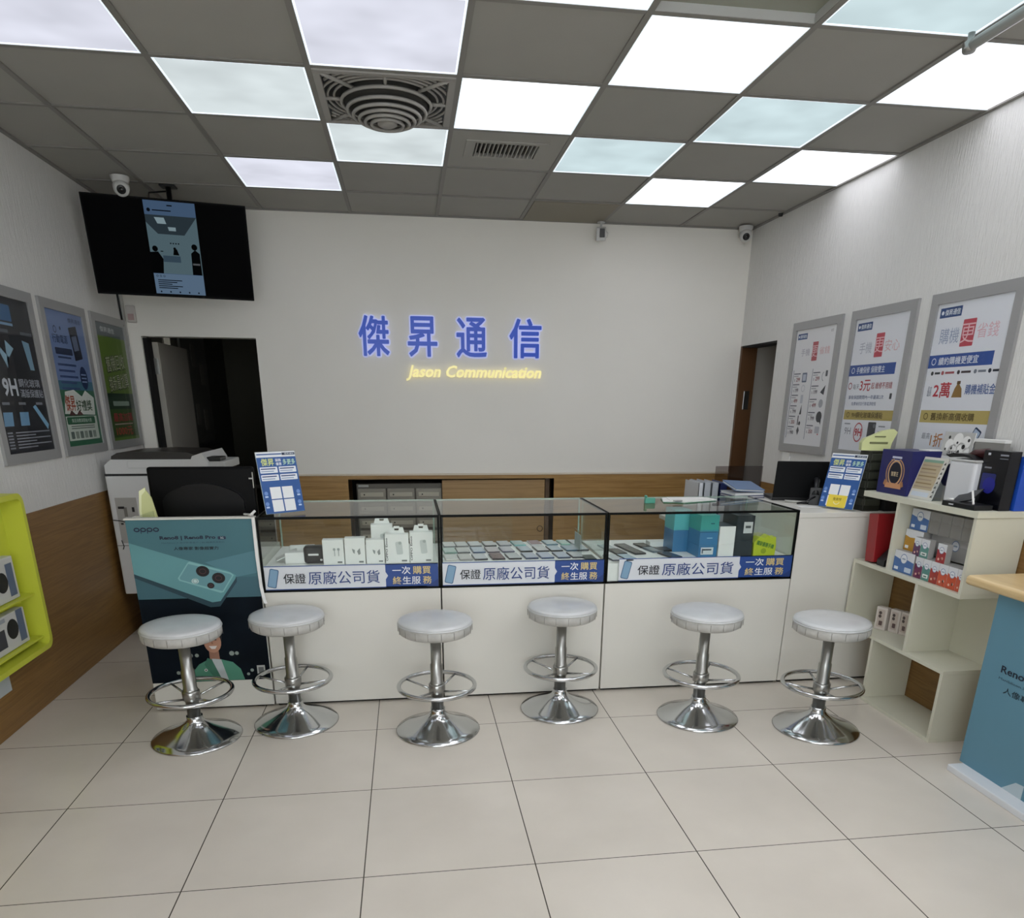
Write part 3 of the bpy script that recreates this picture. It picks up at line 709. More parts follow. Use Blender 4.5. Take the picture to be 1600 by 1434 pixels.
# ------------------------------------------------------------------ cameras
M_camw = mat('camera_white', '#c8c8c6', .35)
def dome(name, label, loc, look, up_r=.05):
    t = thing(name, label, 'security camera', loc)
    g = G(); g.lathe([(up_r*1.05, 0), (up_r*1.05, -.012), (up_r*.9, -.03), (up_r*.62, -.042), (0, -.042)], M_camw, 28, cap=False); g.obj('base', t)
    d = Vector(look).normalized(); q = d.to_track_quat('Z', 'Y').to_matrix().to_4x4(); c = Vector((0, 0, -.055))
    g = G(); g.lathe([(0, -.04), (.028, -.036), (.042, -.018), (.046, .004), (.044, .03), (.036, .046), (.0, .046)], M_camw, 28, cap=False)
    o = g.obj('ball', t); o.matrix_local = Matrix.Translation(c) @ q
    g = G(); g.lathe([(0, .047), (.024, .047), (.026, .045), (.026, .0455), (0, .0455)], M_black, 24, cap=False); g.lathe([(0, .055), (.010, .053), (.013, .047)], mat('lens_glass', '#05070c', .05, coat=1), 20, cap=False)
    o2 = g.obj('lens', t); o2.matrix_local = Matrix.Translation(c) @ q
dome('dome_camera', 'white ball security camera on the ceiling above the television', (-1.63, 5.24, HC-.001), (.28, -1, -.55))
dome('dome_camera', 'white ball security camera in the back right ceiling corner', (2.555, 5.80, HC-.004), (-.25, -1, -.5), .048)
t = thing('box_camera', 'small white box security camera under the ceiling, above the lettering', 'security camera', (1.462, 5.85, HC-.004))
g = G(); g.lathe([(.028, 0), (.028, -.006), (.008, -.010), (.008, -.04)], M_camw, 18); g.obj('bracket', t)
g = G(); g.box(-.035, .035, -.045, .03, -.12, -.035, M_camw, .006, rot=Matrix.Rotation(-.25, 3, 'Z') @ Matrix.Rotation(.25, 3, 'X')); g.obj('body', t)
g = G(); g.box(-.02, .016, -.056, -.050, -.108, -.052, M_black, .002, rot=Matrix.Rotation(-.25, 3, 'Z') @ Matrix.Rotation(.25, 3, 'X')); g.obj('lens_window', t)
g = G(); g.tube([(.03, 0, -.05), (.055, .0, -.07), (.05, 0, -.095), (.03, .01, -.1)], .0025, M_camw, 6); g.obj('cable', t)
g = G(); g.lathe([(0, -.02), (.014, -.018), (.017, 0)], M_black, 14, c=(2.62, 5.40), cap=False); o = g.obj('ceiling_sensor'); o.location = (0, 0, HC-.004); tag(o, 'tiny black sensor at the ceiling edge on the right', 'sensor')
# wall device beside the left doorway and cables
t = thing('wall_chime', 'small white box with a pink panel on the wall below the television', 'wall device', (-1.895, YB, 2.09))
g = G(); g.box(-.03, .03, -.03, 0, -.055, .055, mat('chime_white', '#c9c4c0', .5), .006); g.obj('body', t)
g = G(); g.box(-.02, .02, -.033, -.028, -.04, .0, mat('chime_pink', '#b59a98', .5), .002); g.obj('panel', t)
g = G(); g.tube([(-1.93, 5.80, 2.2), (-1.93, 5.86, 1.95), (-1.925, 5.85, 1.6), (-1.93, 5.83, 1.3), (-1.928, 5.86, .97)], .005, M_greyp, 6)
g.tube([(-1.935, 5.78, 2.28), (-1.933, 5.80, 2.18), (-1.93, 5.80, 2.0)], .006, M_black, 6)
tag(g.obj('wall_cable'), 'thin cables running down the back left corner', 'cable')

# ------------------------------------------------------------------ back room through the left doorway
M_dim = mat('back_room_wall_gloom', '#4a483f', .9); M_dimd = mat('back_room_gloom', '#1d1b19', .9)  # colours darkened to paint in the gloom of the unlit room
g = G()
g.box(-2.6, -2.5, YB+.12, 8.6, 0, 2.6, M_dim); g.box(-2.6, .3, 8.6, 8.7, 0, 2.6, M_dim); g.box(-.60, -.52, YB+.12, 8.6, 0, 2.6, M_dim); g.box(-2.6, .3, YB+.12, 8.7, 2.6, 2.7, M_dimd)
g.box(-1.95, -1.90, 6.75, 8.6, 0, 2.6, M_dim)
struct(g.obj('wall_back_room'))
t = thing('door_leaf', 'pale door leaf standing open inside the left doorway', 'door', (DL0+.03, YB+.12, 0))
g = G(); g.box(.0, .042, .0, .74, .01, DLH-.03, mat('door_pale', '#a7a39a', .5), .002); g.obj('panel', t)
g = G(); g.box(-.028, .0, -.10, .0, .01, DLH-.01, M_dark); g.obj('gap_strip', t)
g = G(); g.box(-.012, .034, -.012, -.002, 1.70, 1.81, M_steel, .001); g.tube([(-.014, -.008, 1.70), (-.014, -.008, 1.81)], .006, M_steel, 8); g.obj('hinge', t)
struct(t); t.name = 'door_1'; del t['category']; del t['label']
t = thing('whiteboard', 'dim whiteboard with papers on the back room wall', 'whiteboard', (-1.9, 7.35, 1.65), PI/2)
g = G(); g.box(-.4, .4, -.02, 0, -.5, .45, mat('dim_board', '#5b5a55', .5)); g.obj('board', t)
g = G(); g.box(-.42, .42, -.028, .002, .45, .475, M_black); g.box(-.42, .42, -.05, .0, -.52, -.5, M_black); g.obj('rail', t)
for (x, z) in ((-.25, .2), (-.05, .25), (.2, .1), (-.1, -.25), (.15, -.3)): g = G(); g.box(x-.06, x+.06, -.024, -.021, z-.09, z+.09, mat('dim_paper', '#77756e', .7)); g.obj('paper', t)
t = thing('hanging_coat', 'dark coat hanging on the far wall of the back room', 'coat', (-.95, 8.58, 1.75))
g = G(); g.prism([(-.06, .0), (.06, 0), (.18, -.08), (.24, -.6), (.16, -.62), (.14, -.3), (.15, -.8), (-.15, -.8), (-.14, -.3), (-.17, -.6), (-.24, -.58), (-.18, -.08)], -.14, -.02, M_dimd); g.obj('cloth', t)
g = G(); g.tube([(0, 0, .06), (0, -.05, .05), (0, -.05, .0)], .008, M_steel, 8); g.obj('hook', t)
t = thing('storage_desk', 'dark cluttered desk in the back room', 'desk', (-1.25, 7.9, 0))
g = G(); g.box(-.6, .6, -.35, .35, .70, .74, M_dimd, .004); g.obj('top', t)
for x, y in ((-.55, -.3), (.55, -.3), (-.55, .3), (.55, .3)):
    g = G(); g.box(x-.02, x+.02, y-.02, y+.02, 0, .7, M_dimd); g.obj('leg', t)
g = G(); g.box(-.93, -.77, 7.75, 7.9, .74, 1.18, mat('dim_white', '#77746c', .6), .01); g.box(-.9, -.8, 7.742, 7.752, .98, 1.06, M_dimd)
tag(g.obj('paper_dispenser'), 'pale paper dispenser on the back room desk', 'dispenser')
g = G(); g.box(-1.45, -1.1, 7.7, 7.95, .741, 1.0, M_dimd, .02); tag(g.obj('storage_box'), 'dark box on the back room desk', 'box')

# passage behind the right doorway
g = G(); M_pass = mat('passage_wall', '#b5b0a8', .8)
g.box(XR+.12, XR+1.5, YB+.02, YB+.12, 0, 2.6, M_pass); g.box(XR+1.4, XR+1.5, 4.2, YB+.02, 0, 2.6, M_pass); g.box(XR+.12, XR+1.5, 4.1, 4.2, 0, 2.6, M_pass); g.box(XR+.12, XR+1.5, 4.1, YB+.12, 2.6, 2.7, M_pass)
struct(g.obj('wall_passage'))
t = thing('door_frame', 'x', 'x', (XR, DR1, 0))
MB_ = mat('brown_jamb', '#5b3d22', .45)
g = G(); g.box(-.004, .125, -.028, 0, 0, DRH, MB_, .002); g.box(-.004, .125, -(DR1-DR0), -.028, DRH-.012, DRH, M_dark); g.box(.10, .125, -(DR1-DR0), -(DR1-DR0)+.012, 0, DRH-.012, M_dark); g.obj('jamb', t)
g = G(); g.box(.045, .09, -.040, -.028, 1.48, 1.62, M_steel, .002); g.obj('strike_plate', t)
t.name = 'door_2'; del t['category']; del t['label']; struct(t)

# ------------------------------------------------------------------ niche in the back wall: drawer cabinet and sliding door
g = G(); g.box(NX0, NX1, YB+.40, YB+.42, 0, NZ, M_dimd); g.box(NX0-.02, NX0, YB, YB+.42, 0, NZ, M_wooddoor); g.box(NX1, NX1+.02, YB, YB+.42, 0, NZ, M_wooddoor); g.box(NX0, NX1, YB+.0, YB+.42, NZ, NZ+.02, M_wooddoor)
struct(g.obj('wall_niche'))
M_cab = mat('grey_drawer_metal', '#8e8a80', .45, metal=.2)
t = thing('drawer_cabinet', 'grey metal cabinet of small label-holder drawers in the wall niche', 'cabinet', (-.075, YB+.05, 0))
g = G(); g.box(-.345, .335, .02, .32, .08, .90, mat('cabinet_body', '#6b675f', .5), .003); g.box(-.33, -.25, .012, .02, .875, .892, M_greyp); g.obj('body', t)
cols = ((-.335, -.115), (-.105, .115), (.125, .33))
for rI in range(7):
    z1 = .865-rI*.112; z0 = z1-.092
    for cI, (a, b) in enumerate(cols):
        g = G(); g.box(a, b, -.006, .018, z0, z1, M_cab, .004); o = g.obj('drawer', t)
        g = G(); m_ = (a+b)/2; g.box(a+.02, b-.02, -.010, -.005, z0+.028, z1-.030, mat('label_slot', '#b3ae9f', .4), .002); g.box(a+.045, a+.055, -.016, -.009, z0+.04, z1-.042, M_black); g.obj('pull', o)
t = thing('sliding_door', 'sliding oak cupboard door with round finger hole in the wall niche', 'door', (.69, YB+.02, 0))
g = G(); g.box(-.43, .41, 0, .022, .02, NZ-.012, M_wooddoor, .002); g.obj('panel', t)
g = G()
n = 24
g.lathe([(.026, 0), (.026, .004), (.021, .005), (.018, -.004), (0, -.004)], mat('pull_brass', '#5a431f', .5), n, cap=False); o = g.obj('finger_pull', t); o.rotation_euler = (PI/2, 0, 0); o.location = (.375, -.001, .53)
g = G(); g.box(NX1-.062, NX1-.028, YB+.045, YB+.075, .02, NZ-.005, mat('niche_post', '#5d4631', .5)); tag(g.obj('cupboard_post'), 'narrow dark upright beside the sliding cupboard door', 'post')

# ------------------------------------------------------------------ display counters with glass cases
CZ, CT, CF, CB = .617, .987, 3.62, 4.24
def banner_art(A, w0, w1, z0, z1):
    W = w1-w0; H = z1-z0; bx = w1-W*.31
    A.rect(w0, z0, w1, z1, '#d9dde2', 0); A.rect(w0, z0, w1, z0+.004, '#27498e', 1); A.rect(w0, z1-.004, w1, z1, '#27498e', 1)
    A.poly([(bx, z0), (w1, z0), (w1, z1), (bx, z1), (bx, z0+H*.66), (bx+.012, z0+H*.5), (bx, z0+H*.34)], '#27498e', 1)
    A.poly([(w1-.06, z0), (w1, z0), (w1, z0+.04)], '#1f3b78', 2)
    A.rrect(w0+.018, z0+.012, w0+.062, z1-.014, .008, '#46698a', 2, rot=-.22); A.rrect(w0+.022, z0+.016, w0+.058, z1-.018, .006, '#7fa3bf', 3, rot=-.22)
    A.text('保證', w0+W*.105, z0+H*.26, H*.42, '#20242b', 5, bold=.012, w=W*.125)
    A.text('原廠公司貨', w0+W*.245, z0+H*.2, H*.56, '#2b4380', 5, bold=.005, w=W*.41)
    A.text('一次', bx+.035, z0+H*.55, H*.33, '#e6eaf0', 5, bold=.02, w=W*.105); A.text('購買', bx+.035+W*.12, z0+H*.55, H*.33, '#d8c488', 5, bold=.02, w=W*.105)
    A.text('終', bx+.035, z0+H*.12, H*.33, '#d8c488', 5, bold=.02, w=W*.05); A.text('生服', bx+.035+W*.058, z0+H*.12, H*.33, '#e6eaf0', 5, bold=.02, w=W*.105); A.text('務', bx+.035+W*.178, z0+H*.12, H*.33, '#d8c488', 5, bold=.02, w=W*.05)
def counter(label, x0, x1, b0, b1, seam=None):
    t = thing('display_counter', label, 'display counter', ((x0+x1)/2, (CF+CB)/2, 0), group='glass display counters')
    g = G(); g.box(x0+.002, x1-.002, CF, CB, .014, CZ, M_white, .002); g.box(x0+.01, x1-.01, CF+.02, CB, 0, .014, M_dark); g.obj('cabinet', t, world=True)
    g = G(); g.box(x0+.008, x1-.008, CF+.02, CB-.01, .722, .734, mat('display_white', '#f2f3f1', .3), .001); g.box(x0+.014, x1-.014, CF+.014, CF+.019, CZ+.001, .722, mat('display_white', '#f2f3f1', .3)); g.obj('display_floor', t, world=True)
    g = G(); g.box(x0+.006, x1-.006, CF+.004, CF+.010, CZ+.004, CT-.008, M_glass); g.obj('front_glass', t, world=True)
    g = G(); g.box(x0+.003, x1-.003, CF, CB, CT-.007, CT, M_glasst); g.obj('top_glass', t, world=True)
    g = G(); g.box(x0+.006, x1-.006, CF+.0015, CF+.004, CZ+.002, CT-.0085, M_glass) if False else None
    for xs in (x0+.003, x1-.008):
        g = G(); g.box(xs, xs+.005, CF+.012, CB-.004, CZ+.003, CT-.008, M_glass); g.obj('side_glass', t, world=True)
    g = G()
    for xs in (x0, x1-.010): g.box(xs, xs+.010, CF-.002, CF+.012, CZ, CT-.006, M_frame)
    g.box(x0, x1, CF-.003, CF+.006, CT-.011, CT+.0005, M_frame); g.box(x0, x1, CF-.002, CF+.008, CZ-.002, CZ+.008, M_frame)
    for xs in (x0, x1-.006): g.box(xs, xs+.006, CF+.006, CB, CT-.007, CT+.0006, M_frame)
    g.obj('black_edging', t, world=True)
    g = G(); g.box(x0, x1, CB-.004, CB+.004, CT-.008, CT+.001, M_edge)
    for xs in (x0+.004, x1-.012): g.box(xs, xs+.008, CB-.01, CB, CZ, CT-.008, M_edge)
    g.obj('back_edge', t, world=True)
    mid = (x0+x1)/2
    g = G(); g.box(x0+.01, mid+.02, CB-.012, CB-.007, CZ+.01, CT-.01, M_glass); g.obj('sliding_glass', t, world=True)
    A = Art(0); banner_art(A, b0-(x0+x1)/2, b1-(x0+x1)/2, .627, .748)
    A.obj('banner', t, loc=(0, CF-.0025-(CF+CB)/2, 0))
    return t
counter('left glass display counter holding white earphone boxes', -.742, .140, -.728, .128)
counter('middle glass display counter holding rows of phones', .143, 1.004, .150, .996)
counter('right glass display counter holding stacked phone boxes', 1.008, 2.056, 1.078, 2.048)

# white desk to the right of the cases
t = thing('white_desk', 'plain white reception desk right of the glass cases', 'desk', (2.35, 4.0, 0))
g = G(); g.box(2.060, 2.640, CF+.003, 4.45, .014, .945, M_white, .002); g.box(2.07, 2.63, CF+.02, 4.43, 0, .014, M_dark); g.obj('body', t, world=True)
g = G(); g.box(2.058, 2.645, CF, 4.45, .945, .972, M_white, .003); g.obj('top', t, world=True)

# ------------------------------------------------------------------ poster covered promotion desk, left
PX0, PX1, PZT = -1.335, -.748, .987
t = thing('promotion_desk', 'white desk with a large teal phone poster on its front, left of the glass cases', 'desk', ((PX0+PX1)/2, 3.93, 0))
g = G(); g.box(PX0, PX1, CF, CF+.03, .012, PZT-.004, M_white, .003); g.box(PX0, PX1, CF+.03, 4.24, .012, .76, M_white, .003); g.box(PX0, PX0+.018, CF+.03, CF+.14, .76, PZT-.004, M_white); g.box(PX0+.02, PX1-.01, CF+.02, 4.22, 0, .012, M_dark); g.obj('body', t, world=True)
g = G(); g.box(PX0-.004, PX1+.004, CF-.008, CF+.036, PZT-.004, PZT+.004, M_white, .002); g.obj('top', t, world=True)
A = Art(0)
def P2(x, z): return (x-(PX0+PX1)/2, z)
def PL(l): return [P2(*q) for q in l]
A.poly(PL([(PX0+.002, .158), (PX1-.004, .158), (PX1-.004, .982), (PX0+.002, .982)]), mat('poster_teal', '#4c757e', .55, spec=.25, noise=.06, nscale=2.2), 0)
A.poly(PL([(PX0+.002, .60), (PX1-.004, .60), (PX1-.004, .70), (PX0+.002, .70)]), '#3b6470', 1)
A.poly(PL([(-.86, .70), (PX1-.004, .72), (PX1-.004, .83), (-1.0, .775)]), '#51808c', 1)
A.poly(PL([(PX0+.002, .705), (-1.0, .550), (-.955, .553), (-.862, .675), (-.86, .70), (-.95, .58), (-.99, .575), (PX0+.002, .725)]), '#1f3f4b', 3)
A.poly(PL([(PX0+.002, .875), (-1.09, .79), (-.90, .732), (-.862, .708), (-.868, .69), (-.955, .572), (-.985, .565), (PX0+.002, .715)]), mat('poster_phone', '#679a9f', .55, spec=.25, noise=.07, nscale=3), 2)
A.poly(PL([(-1.135, .70), (-1.08, .775), (-1.07, .781), (-.885, .722), (-.872, .71), (-.93, .625), (-.945, .622), (-1.13, .688)]), '#84b8ba', 4)
A.poly(PL([(-1.127, .701), (-1.077, .770), (-.889, .716), (-.880, .708), (-.934, .630), (-1.122, .692)]), '#6798a0', 5)
for (x, z, r) in ((-1.015, .732, .031), (-.945, .697, .031), (-.986, .660, .017)):
    u, v = P2(x, z); A.disc(u, v, r, '#0d0c10', 6, ry=r*.86); A.ring(u, v, r*.55, .004, '#4a2a30', 7, n=16, ry=r*.45)
u, v = P2(-1.056, .684); A.disc(u, v, .017, '#c2d8d6', 6, ry=.013); A.ring(u, v, .012, .003, '#7b9a9a', 7, n=10)
A.poly(PL([(PX0+.002, .158), (PX1-.004, .158), (PX1-.004, .598), (PX0+.002, .598)]), mat('poster_night', '#0a131c', .6, spec=.1, noise=.35, nscale=6), 1)
u, v = P2(-1.30, .937); 
for k, ch in enumerate('oppo'):
    cu = u+.013+k*.029; A.ring(cu, v, .0135, .0052, '#141a3a', 3, n=18, ry=.0105)
    if ch == 'p': A.rect(cu-.0125, v-.018, cu-.009, v, '#20264a', 3)
A.text('Reno8 | Reno8 Pro', *P2(-1.19, .884), .022, '#141f38', 3, bold=.035, w=.255); A.rrect(*P2(-.925, .886), *P2(-.888, .901), .004, '#1f2c46', 3); A.text('5G', *P2(-.913, .889), .009, '#cfe0e0', 4)
A.text('MariSilicon X 自研影像晶片 | 4K 超清夜景影片', *P2(-1.185, .868), .009, '#2b4a5c', 3, w=.29)
A.text('人像專家 影像超實力', *P2(-1.133, .837), .016, '#0c222c', 3, bold=.03, w=.205)
# portrait of a smiling young man in a green jacket
u, v = P2(-1.02, .19)
sk = mat('print_skin', '#b98a72', .5); hr = '#120f0e'
A.disc(u+.0, v+.205, .052, hr, 3, ry=.058); A.poly([(u-.02, v+.06), (u+.03, v+.06), (u+.028, v+.13), (u-.018, v+.14)], '#9a705c', 3)
A.disc(u+.004, v+.178, .042, sk, 4, ry=.056); A.poly([(u-.046, v+.2), (u-.03, v+.225), (u+.01, v+.212), (u+.04, v+.225), (u+.052, v+.20), (u+.046, v+.255), (u-.01, v+.27), (u-.048, v+.25)], hr, 5)
for dx in (-.014, .020): A.disc(u+dx, v+.190, .006, '#241a18', 5, ry=.003, n=10); A.rect(u+dx-.009, v+.199, u+dx+.009, v+.202, hr, 5)
A.poly([(u-.016, v+.158), (u+.024, v+.158), (u+.014, v+.142), (u-.004, v+.142)], '#e8e0dc', 5); A.poly([(u+.001, v+.188), (u+.008, v+.168), (u-.002, v+.168)], '#9c6f5a', 5)
A.poly([(u-.125, v-.03), (u+.14, v-.03), (u+.125, v+.03), (u+.09, v+.068), (u+.035, v+.085), (u-.02, v+.09), (u-.075, v+.062), (u-.11, v+.02)], '#4f8f78', 3)
A.poly([(u-.01, v+.09), (u+.035, v+.085), (u+.06, v-.03), (u+.02, v-.03)], '#b9c2c4', 4); A.poly([(u-.03, v+.095), (u-.01, v+.085), (u+.03, v-.03), (u+.0, v-.03), (u-.05, v+.06)], '#3d7561', 5); A.disc(u-.045, v+.03, .008, '#d5dbd8', 6); A.disc(u-.045, v+.03, .004, '#333', 7) if False else A.disc(u-.045, v+.03, .004, '#333333', 7)
for (x, z, s_) in ((-1.13, .30, .012), (-1.10, .30, .010), (-.93, .305, .013), (-.905, .305, .010), (-1.2, .21, .01), (-.84, .21, .009), (-.86, .19, .008)): A.disc(*P2(x, z), s_, '#8f9b94', 2, n=8)
A.rect(*P2(-.815, .185), *P2(-.775, .235), '#b9bdb9', 3); A.rect(*P2(-.808, .195), *P2(-.782, .225), '#6b6f70', 4)
A.obj('poster', t, loc=(0, CF-.003-3.93, 0))
g = G()
pts = [(-.751, 3.606, .99), (-.752, 3.604, .8), (-.748, 3.603, .65), (-.738, 3.585, .60), (-.724, 3.55, .578)]
for a, b in zip(pts, pts[1:]):
    g.quad([(a[0]-.006, a[1], a[2]), (a[0]+.009, a[1], a[2]), (b[0]+.009, b[1], b[2]), (b[0]-.006, b[1], b[2])], M_paper)
    g.quad([(a[0]-.006, a[1]+.002, a[2]), (b[0]-.006, b[1]+.002, b[2]), (b[0]+.009, b[1]+.002, b[2]), (a[0]+.009, a[1]+.002, a[2])], M_paper)
g.tube([(-.775, 3.64, .998), (-.755, 3.60, 1.004), (-.738, 3.615, 1.02)], .006, M_paper, 8); g.tube([(-.80, 3.66, .999), (-.765, 3.63, 1.0), (-.75, 3.61, 1.003)], .005, M_paper, 8)
g.obj('peeling_edge_trim', t, world=True)

# ------------------------------------------------------------------ bar stools
M_seat = mat('silver_white_vinyl', '#c9cbcc', .3, noise=.06, nscale=9, coat=.3)
M_seatd = mat('vinyl_side', '#b9b8b4', .45, noise=.12, nscale=22)
def make_stool(label, loc, rotz):
    t = thing('bar_stool', label, 'stool', loc, rotz, 'bar stools along the counter')
    g = G(); g.lathe([(.203, 0), (.205, .004), (.200, .010), (.165, .022), (.12, .040), (.075, .062), (.045, .083), (.036, .10), (.036, .115)], M_chrome, 64, cap=True); g.obj('base', t)
    g = G(); g.lathe([(.030, .10), (.030, .23), (.033, .232), (.033, .25), (.030, .252), (.030, .34), (.026, .345), (.026, .50)], M_steel, 32); g.obj('pole', t)
    g = G(); n = 56; g.tube([(.182*math.cos(2*PI*k/n), .182*math.sin(2*PI*k/n), .232) for k in range(n)], .0105, M_chrome, 12, closed=True)
    ft = g.obj('foot_ring', t)
    for k in range(4):
        a = PI/4+k*PI/2; g = G(); g.tube([(.03*math.cos(a), .03*math.sin(a), .205), (.174*math.cos(a), .174*math.sin(a), .232)], .0055, M_chrome, 8); g.obj('spoke', ft)
    g = G(); g.lathe([(.036, .195), (.040, .198), (.040, .238), (.036, .242)], M_steel, 28); g.obj('ring_collar', t)
    skirt = g = G()
    for k in range(18):
        a = 2*PI*k/18+.1; g.tube([(.1735*math.cos(a), .1735*math.sin(a), .507), (.1738*math.cos(a), .1738*math.sin(a), .54)], .0012, mat('skirt_fold', '#8f8d88', .5), 5)
    g.lathe([(.0, .493), (.08, .493), (.155, .496), (.168, .505), (.1725, .52), (.172, .545), (.168, .548)], M_seatd, 64, cap=False)
    g = G(); g.lathe([(.170, .546), (.1735, .552), (.170, .561), (.155, .567), (.10, .5715), (0, .573)], M_seat, 64, cap=False)
    g.tube([(.1725*math.cos(2*PI*k/64), .1725*math.sin(2*PI*k/64), .5475) for k in range(64)], .0032, M_seat, 8, closed=True); g.obj('seat', t)
    t_skirt = skirt.obj('seat_skirt', t)
    return t
st = [(-1.05, 3.285, .0, 'bar stool in front of the teal phone poster, leftmost of the six'), (-.605, 3.41, .5, 'bar stool in front of the left display counter, beside the teal poster'),
      (.093, 3.235, .2, 'bar stool in front of the seam between left and middle counters'), (.735, 3.41, 0.05, 'bar stool set closest to the middle display counter, with the highest seat in the photo'),
      (1.42, 3.225, .15, 'bar stool in front of the right display counter'), (1.955, 3.02, .6, 'bar stool nearest the cream shelf unit, rightmost of the six')]
s0 = make_stool(st[0][3], (st[0][0], st[0][1], 0), st[0][2])
for x, y, a, lb in st[1:]: dup(s0, loc=(x, y, 0), rotz=a, label=lb)

# ================================================================== THINGS IN THE GLASS CASES
ZS = .7345                                                         # top of the display floor in the cases
# ---- earphone boxes, left case
M_bw = mat('box_white', '#ecedea', .4)
def ear_box(label, x0, x1, y, h, tab=True, words='', d=.055, side='#33363a', motif=0):
    x0, x1, y, h = x0*.963, x1*.963, y-.143, h*.95
    t = thing('earphone_box', label, 'box', ((x0+x1)/2, y, ZS), group='white earphone boxes in the left glass case')
    a = (x1-x0)/2; g = G(); g.box(-a, a, -d/2, d/2, 0, h, M_bw, .0015); g.obj('carton', t)
    if tab:
        g = G(); w_ = min(.04, a*.8)
        g.prism([(-w_, h), (-w_*.8, h+.028), (-w_*.35, h+.028), (-w_*.25, h+.012), (w_*.25, h+.012), (w_*.35, h+.028), (w_*.8, h+.028), (w_, h)], d/2-.003, d/2-.001, M_bw)
        g.prism([(-w_*.35, h+.022), (-w_*.35, h+.034), (w_*.35, h+.034), (w_*.35, h+.022)], d/2-.003, d/2-.001, M_bw); g.obj('hang_tab', t)
    A = Art(-d/2)
    if words: A.text(words, -a+.012, .012, .010, side, 1, bold=.02, w=h*.8, rot=PI/2)
    gy = '#a9b0ad'
    if motif == 0:
        A.disc(a*.1, h*.62, .007, gy, 1, n=12); A.disc(a*.5, h*.62, .007, gy, 1, n=12); A.rect(a*.08, h*.35, a*.16, h*.6, gy, 1); A.rect(a*.46, h*.35, a*.54, h*.6, gy, 1)
    elif motif == 1:
        A.poly([(-a*.3, h*.6), (0, h*.55), (-a*.05, h*.4), (-a*.2, h*.45)], '#8b918f', 1); A.poly([(a*.2, h*.5), (a*.5, h*.62), (a*.55, h*.4), (a*.35, h*.35)], '#8b918f', 1)
    else: A.rrect(-a*.1, h*.3, a*.45, h*.75, .008, '#cbd0cd', 1, rot=.1); A.disc(a*.25, h*.7, .008, gy, 2, n=10)
    A.rect(a*.35, .008, a*.8, .016, '#6f7573', 1)
    A.obj('print', t); return t
ear_box('plain white earphone box, leftmost of the upright row in the left glass case', -.464, -.356, 3.86, .132, False, motif=0)
ear_box('white earphone box second from the left in the upright row of the left glass case', -.350, -.246, 3.86, .140, False, motif=1)
ear_box('white earphone box in the middle of the upright row with small dark earbuds printed', -.240, -.146, 3.865, .128, False, motif=1)
ear_box('white earphone box with hang tab and grey vertical lettering', -.140, -.016, 3.865, .155, True, 'OPPO Enco', motif=2)
ear_box('white earphone box with hang tab and bold vertical lettering, rightmost in the left glass case', -.010, .112, 3.865, .165, True, 'OPPO Enco', side='#17191b', motif=2)
ear_box('tall white box with hang tab standing behind the earphone boxes', -.215, -.10, 3.945, .195, True, motif=9)
# left end of the case
g = G(); g.lathe([(0, -.07), (.026, -.068), (.03, -.06), (.03, .06), (.026, .068), (0, .07)], M_bw, 28, cap=False); o = g.obj('white_tube'); o.location = (-0.578, 3.929, ZS+.031); o.rotation_euler = (0, PI/2, .1); tag(o, 'white rounded speaker lying at the back left of the left glass case', 'speaker')
g = G(); g.box(-.055, .055, -.03, .03, 0, .058, M_bw, .003); o = g.obj('charger_box'); o.location = (-0.589, 3.756, ZS); o.rotation_euler = (0, 0, .15); tag(o, 'small white carton lying beside the black camera-like gadget', 'box')
g = G(); g.box(-.06, .06, -.035, .035, 0, .006, M_bw, .002); o = g.obj('white_card'); o.location = (-0.643, 3.813, ZS+.030); o.rotation_euler = (0, -.42, .2); tag(o, 'white flat lid leaning at the left end of the left glass case', 'lid')
t = thing('wireless_speaker', 'chunky black gadget with white bar among the white boxes', 'gadget', (-0.496, 3.756, ZS))
g = G(); g.box(-.052, .052, -.035, .035, 0, .088, M_black, .016, 3); g.obj('body', t)
g = G(); g.box(-.028, .024, -.038, -.034, .042, .052, M_bw, .002); g.box(.03, .042, -.038, -.034, .015, .025, M_bw, .002); g.obj('white_bar', t)
g = G(); g.lathe([(0, 0), (.05, .0), (.055, .01), (.055, .035), (.045, .05), (0, .055)], M_bw, 30, c=(0, 0), cap=False); o = g.obj('router_puck'); o.location = (-0.472, 3.891, ZS); tag(o, 'round white device behind the black gadget', 'device')

# ---- phones lying flat
M_pb = mat('phone_black', '#16181b', .25); M_cream_t = mat('phone_tray', '#d9dde0', .3)
def make_phone(label, loc, rotz, cover, group, side='#1b1d20', L=.135, W_=.066, th=.009):
    t = thing('display_phone', label, 'phone', loc, rotz, group)
    g = G(); g.box(-W_/2, W_/2, -L/2, L/2, 0, th, ink(side, .3), .003); g.obj('body', t)
    g = G(); g.box(-W_/2+.003, W_/2-.003, -L/2+.003, L/2-.003, th, th+.0006, ink(cover, .2)); g.obj('screen', t)
    return t
ords = ['first', 'second', 'third', 'fourth', 'fifth', 'sixth', 'seventh', 'eighth', 'ninth', 'tenth']
front = [('#cfd3d1', .212, '#c8c6c0'), ('#c9c9c6', .29, '#8e8c88'), ('#c6cbd2', .372, '#22252a'), ('#57343f', .470, '#2a2226'), ('#c3ccd0', .562, '#15181c'), ('#b6c0d0', .656, '#2e3c58'), ('#b9c4d6', .745, '#344a72'), ('#b4bfd2', .838, '#3d4a66'), ('#c8ccd0', .922, '#35383d')]
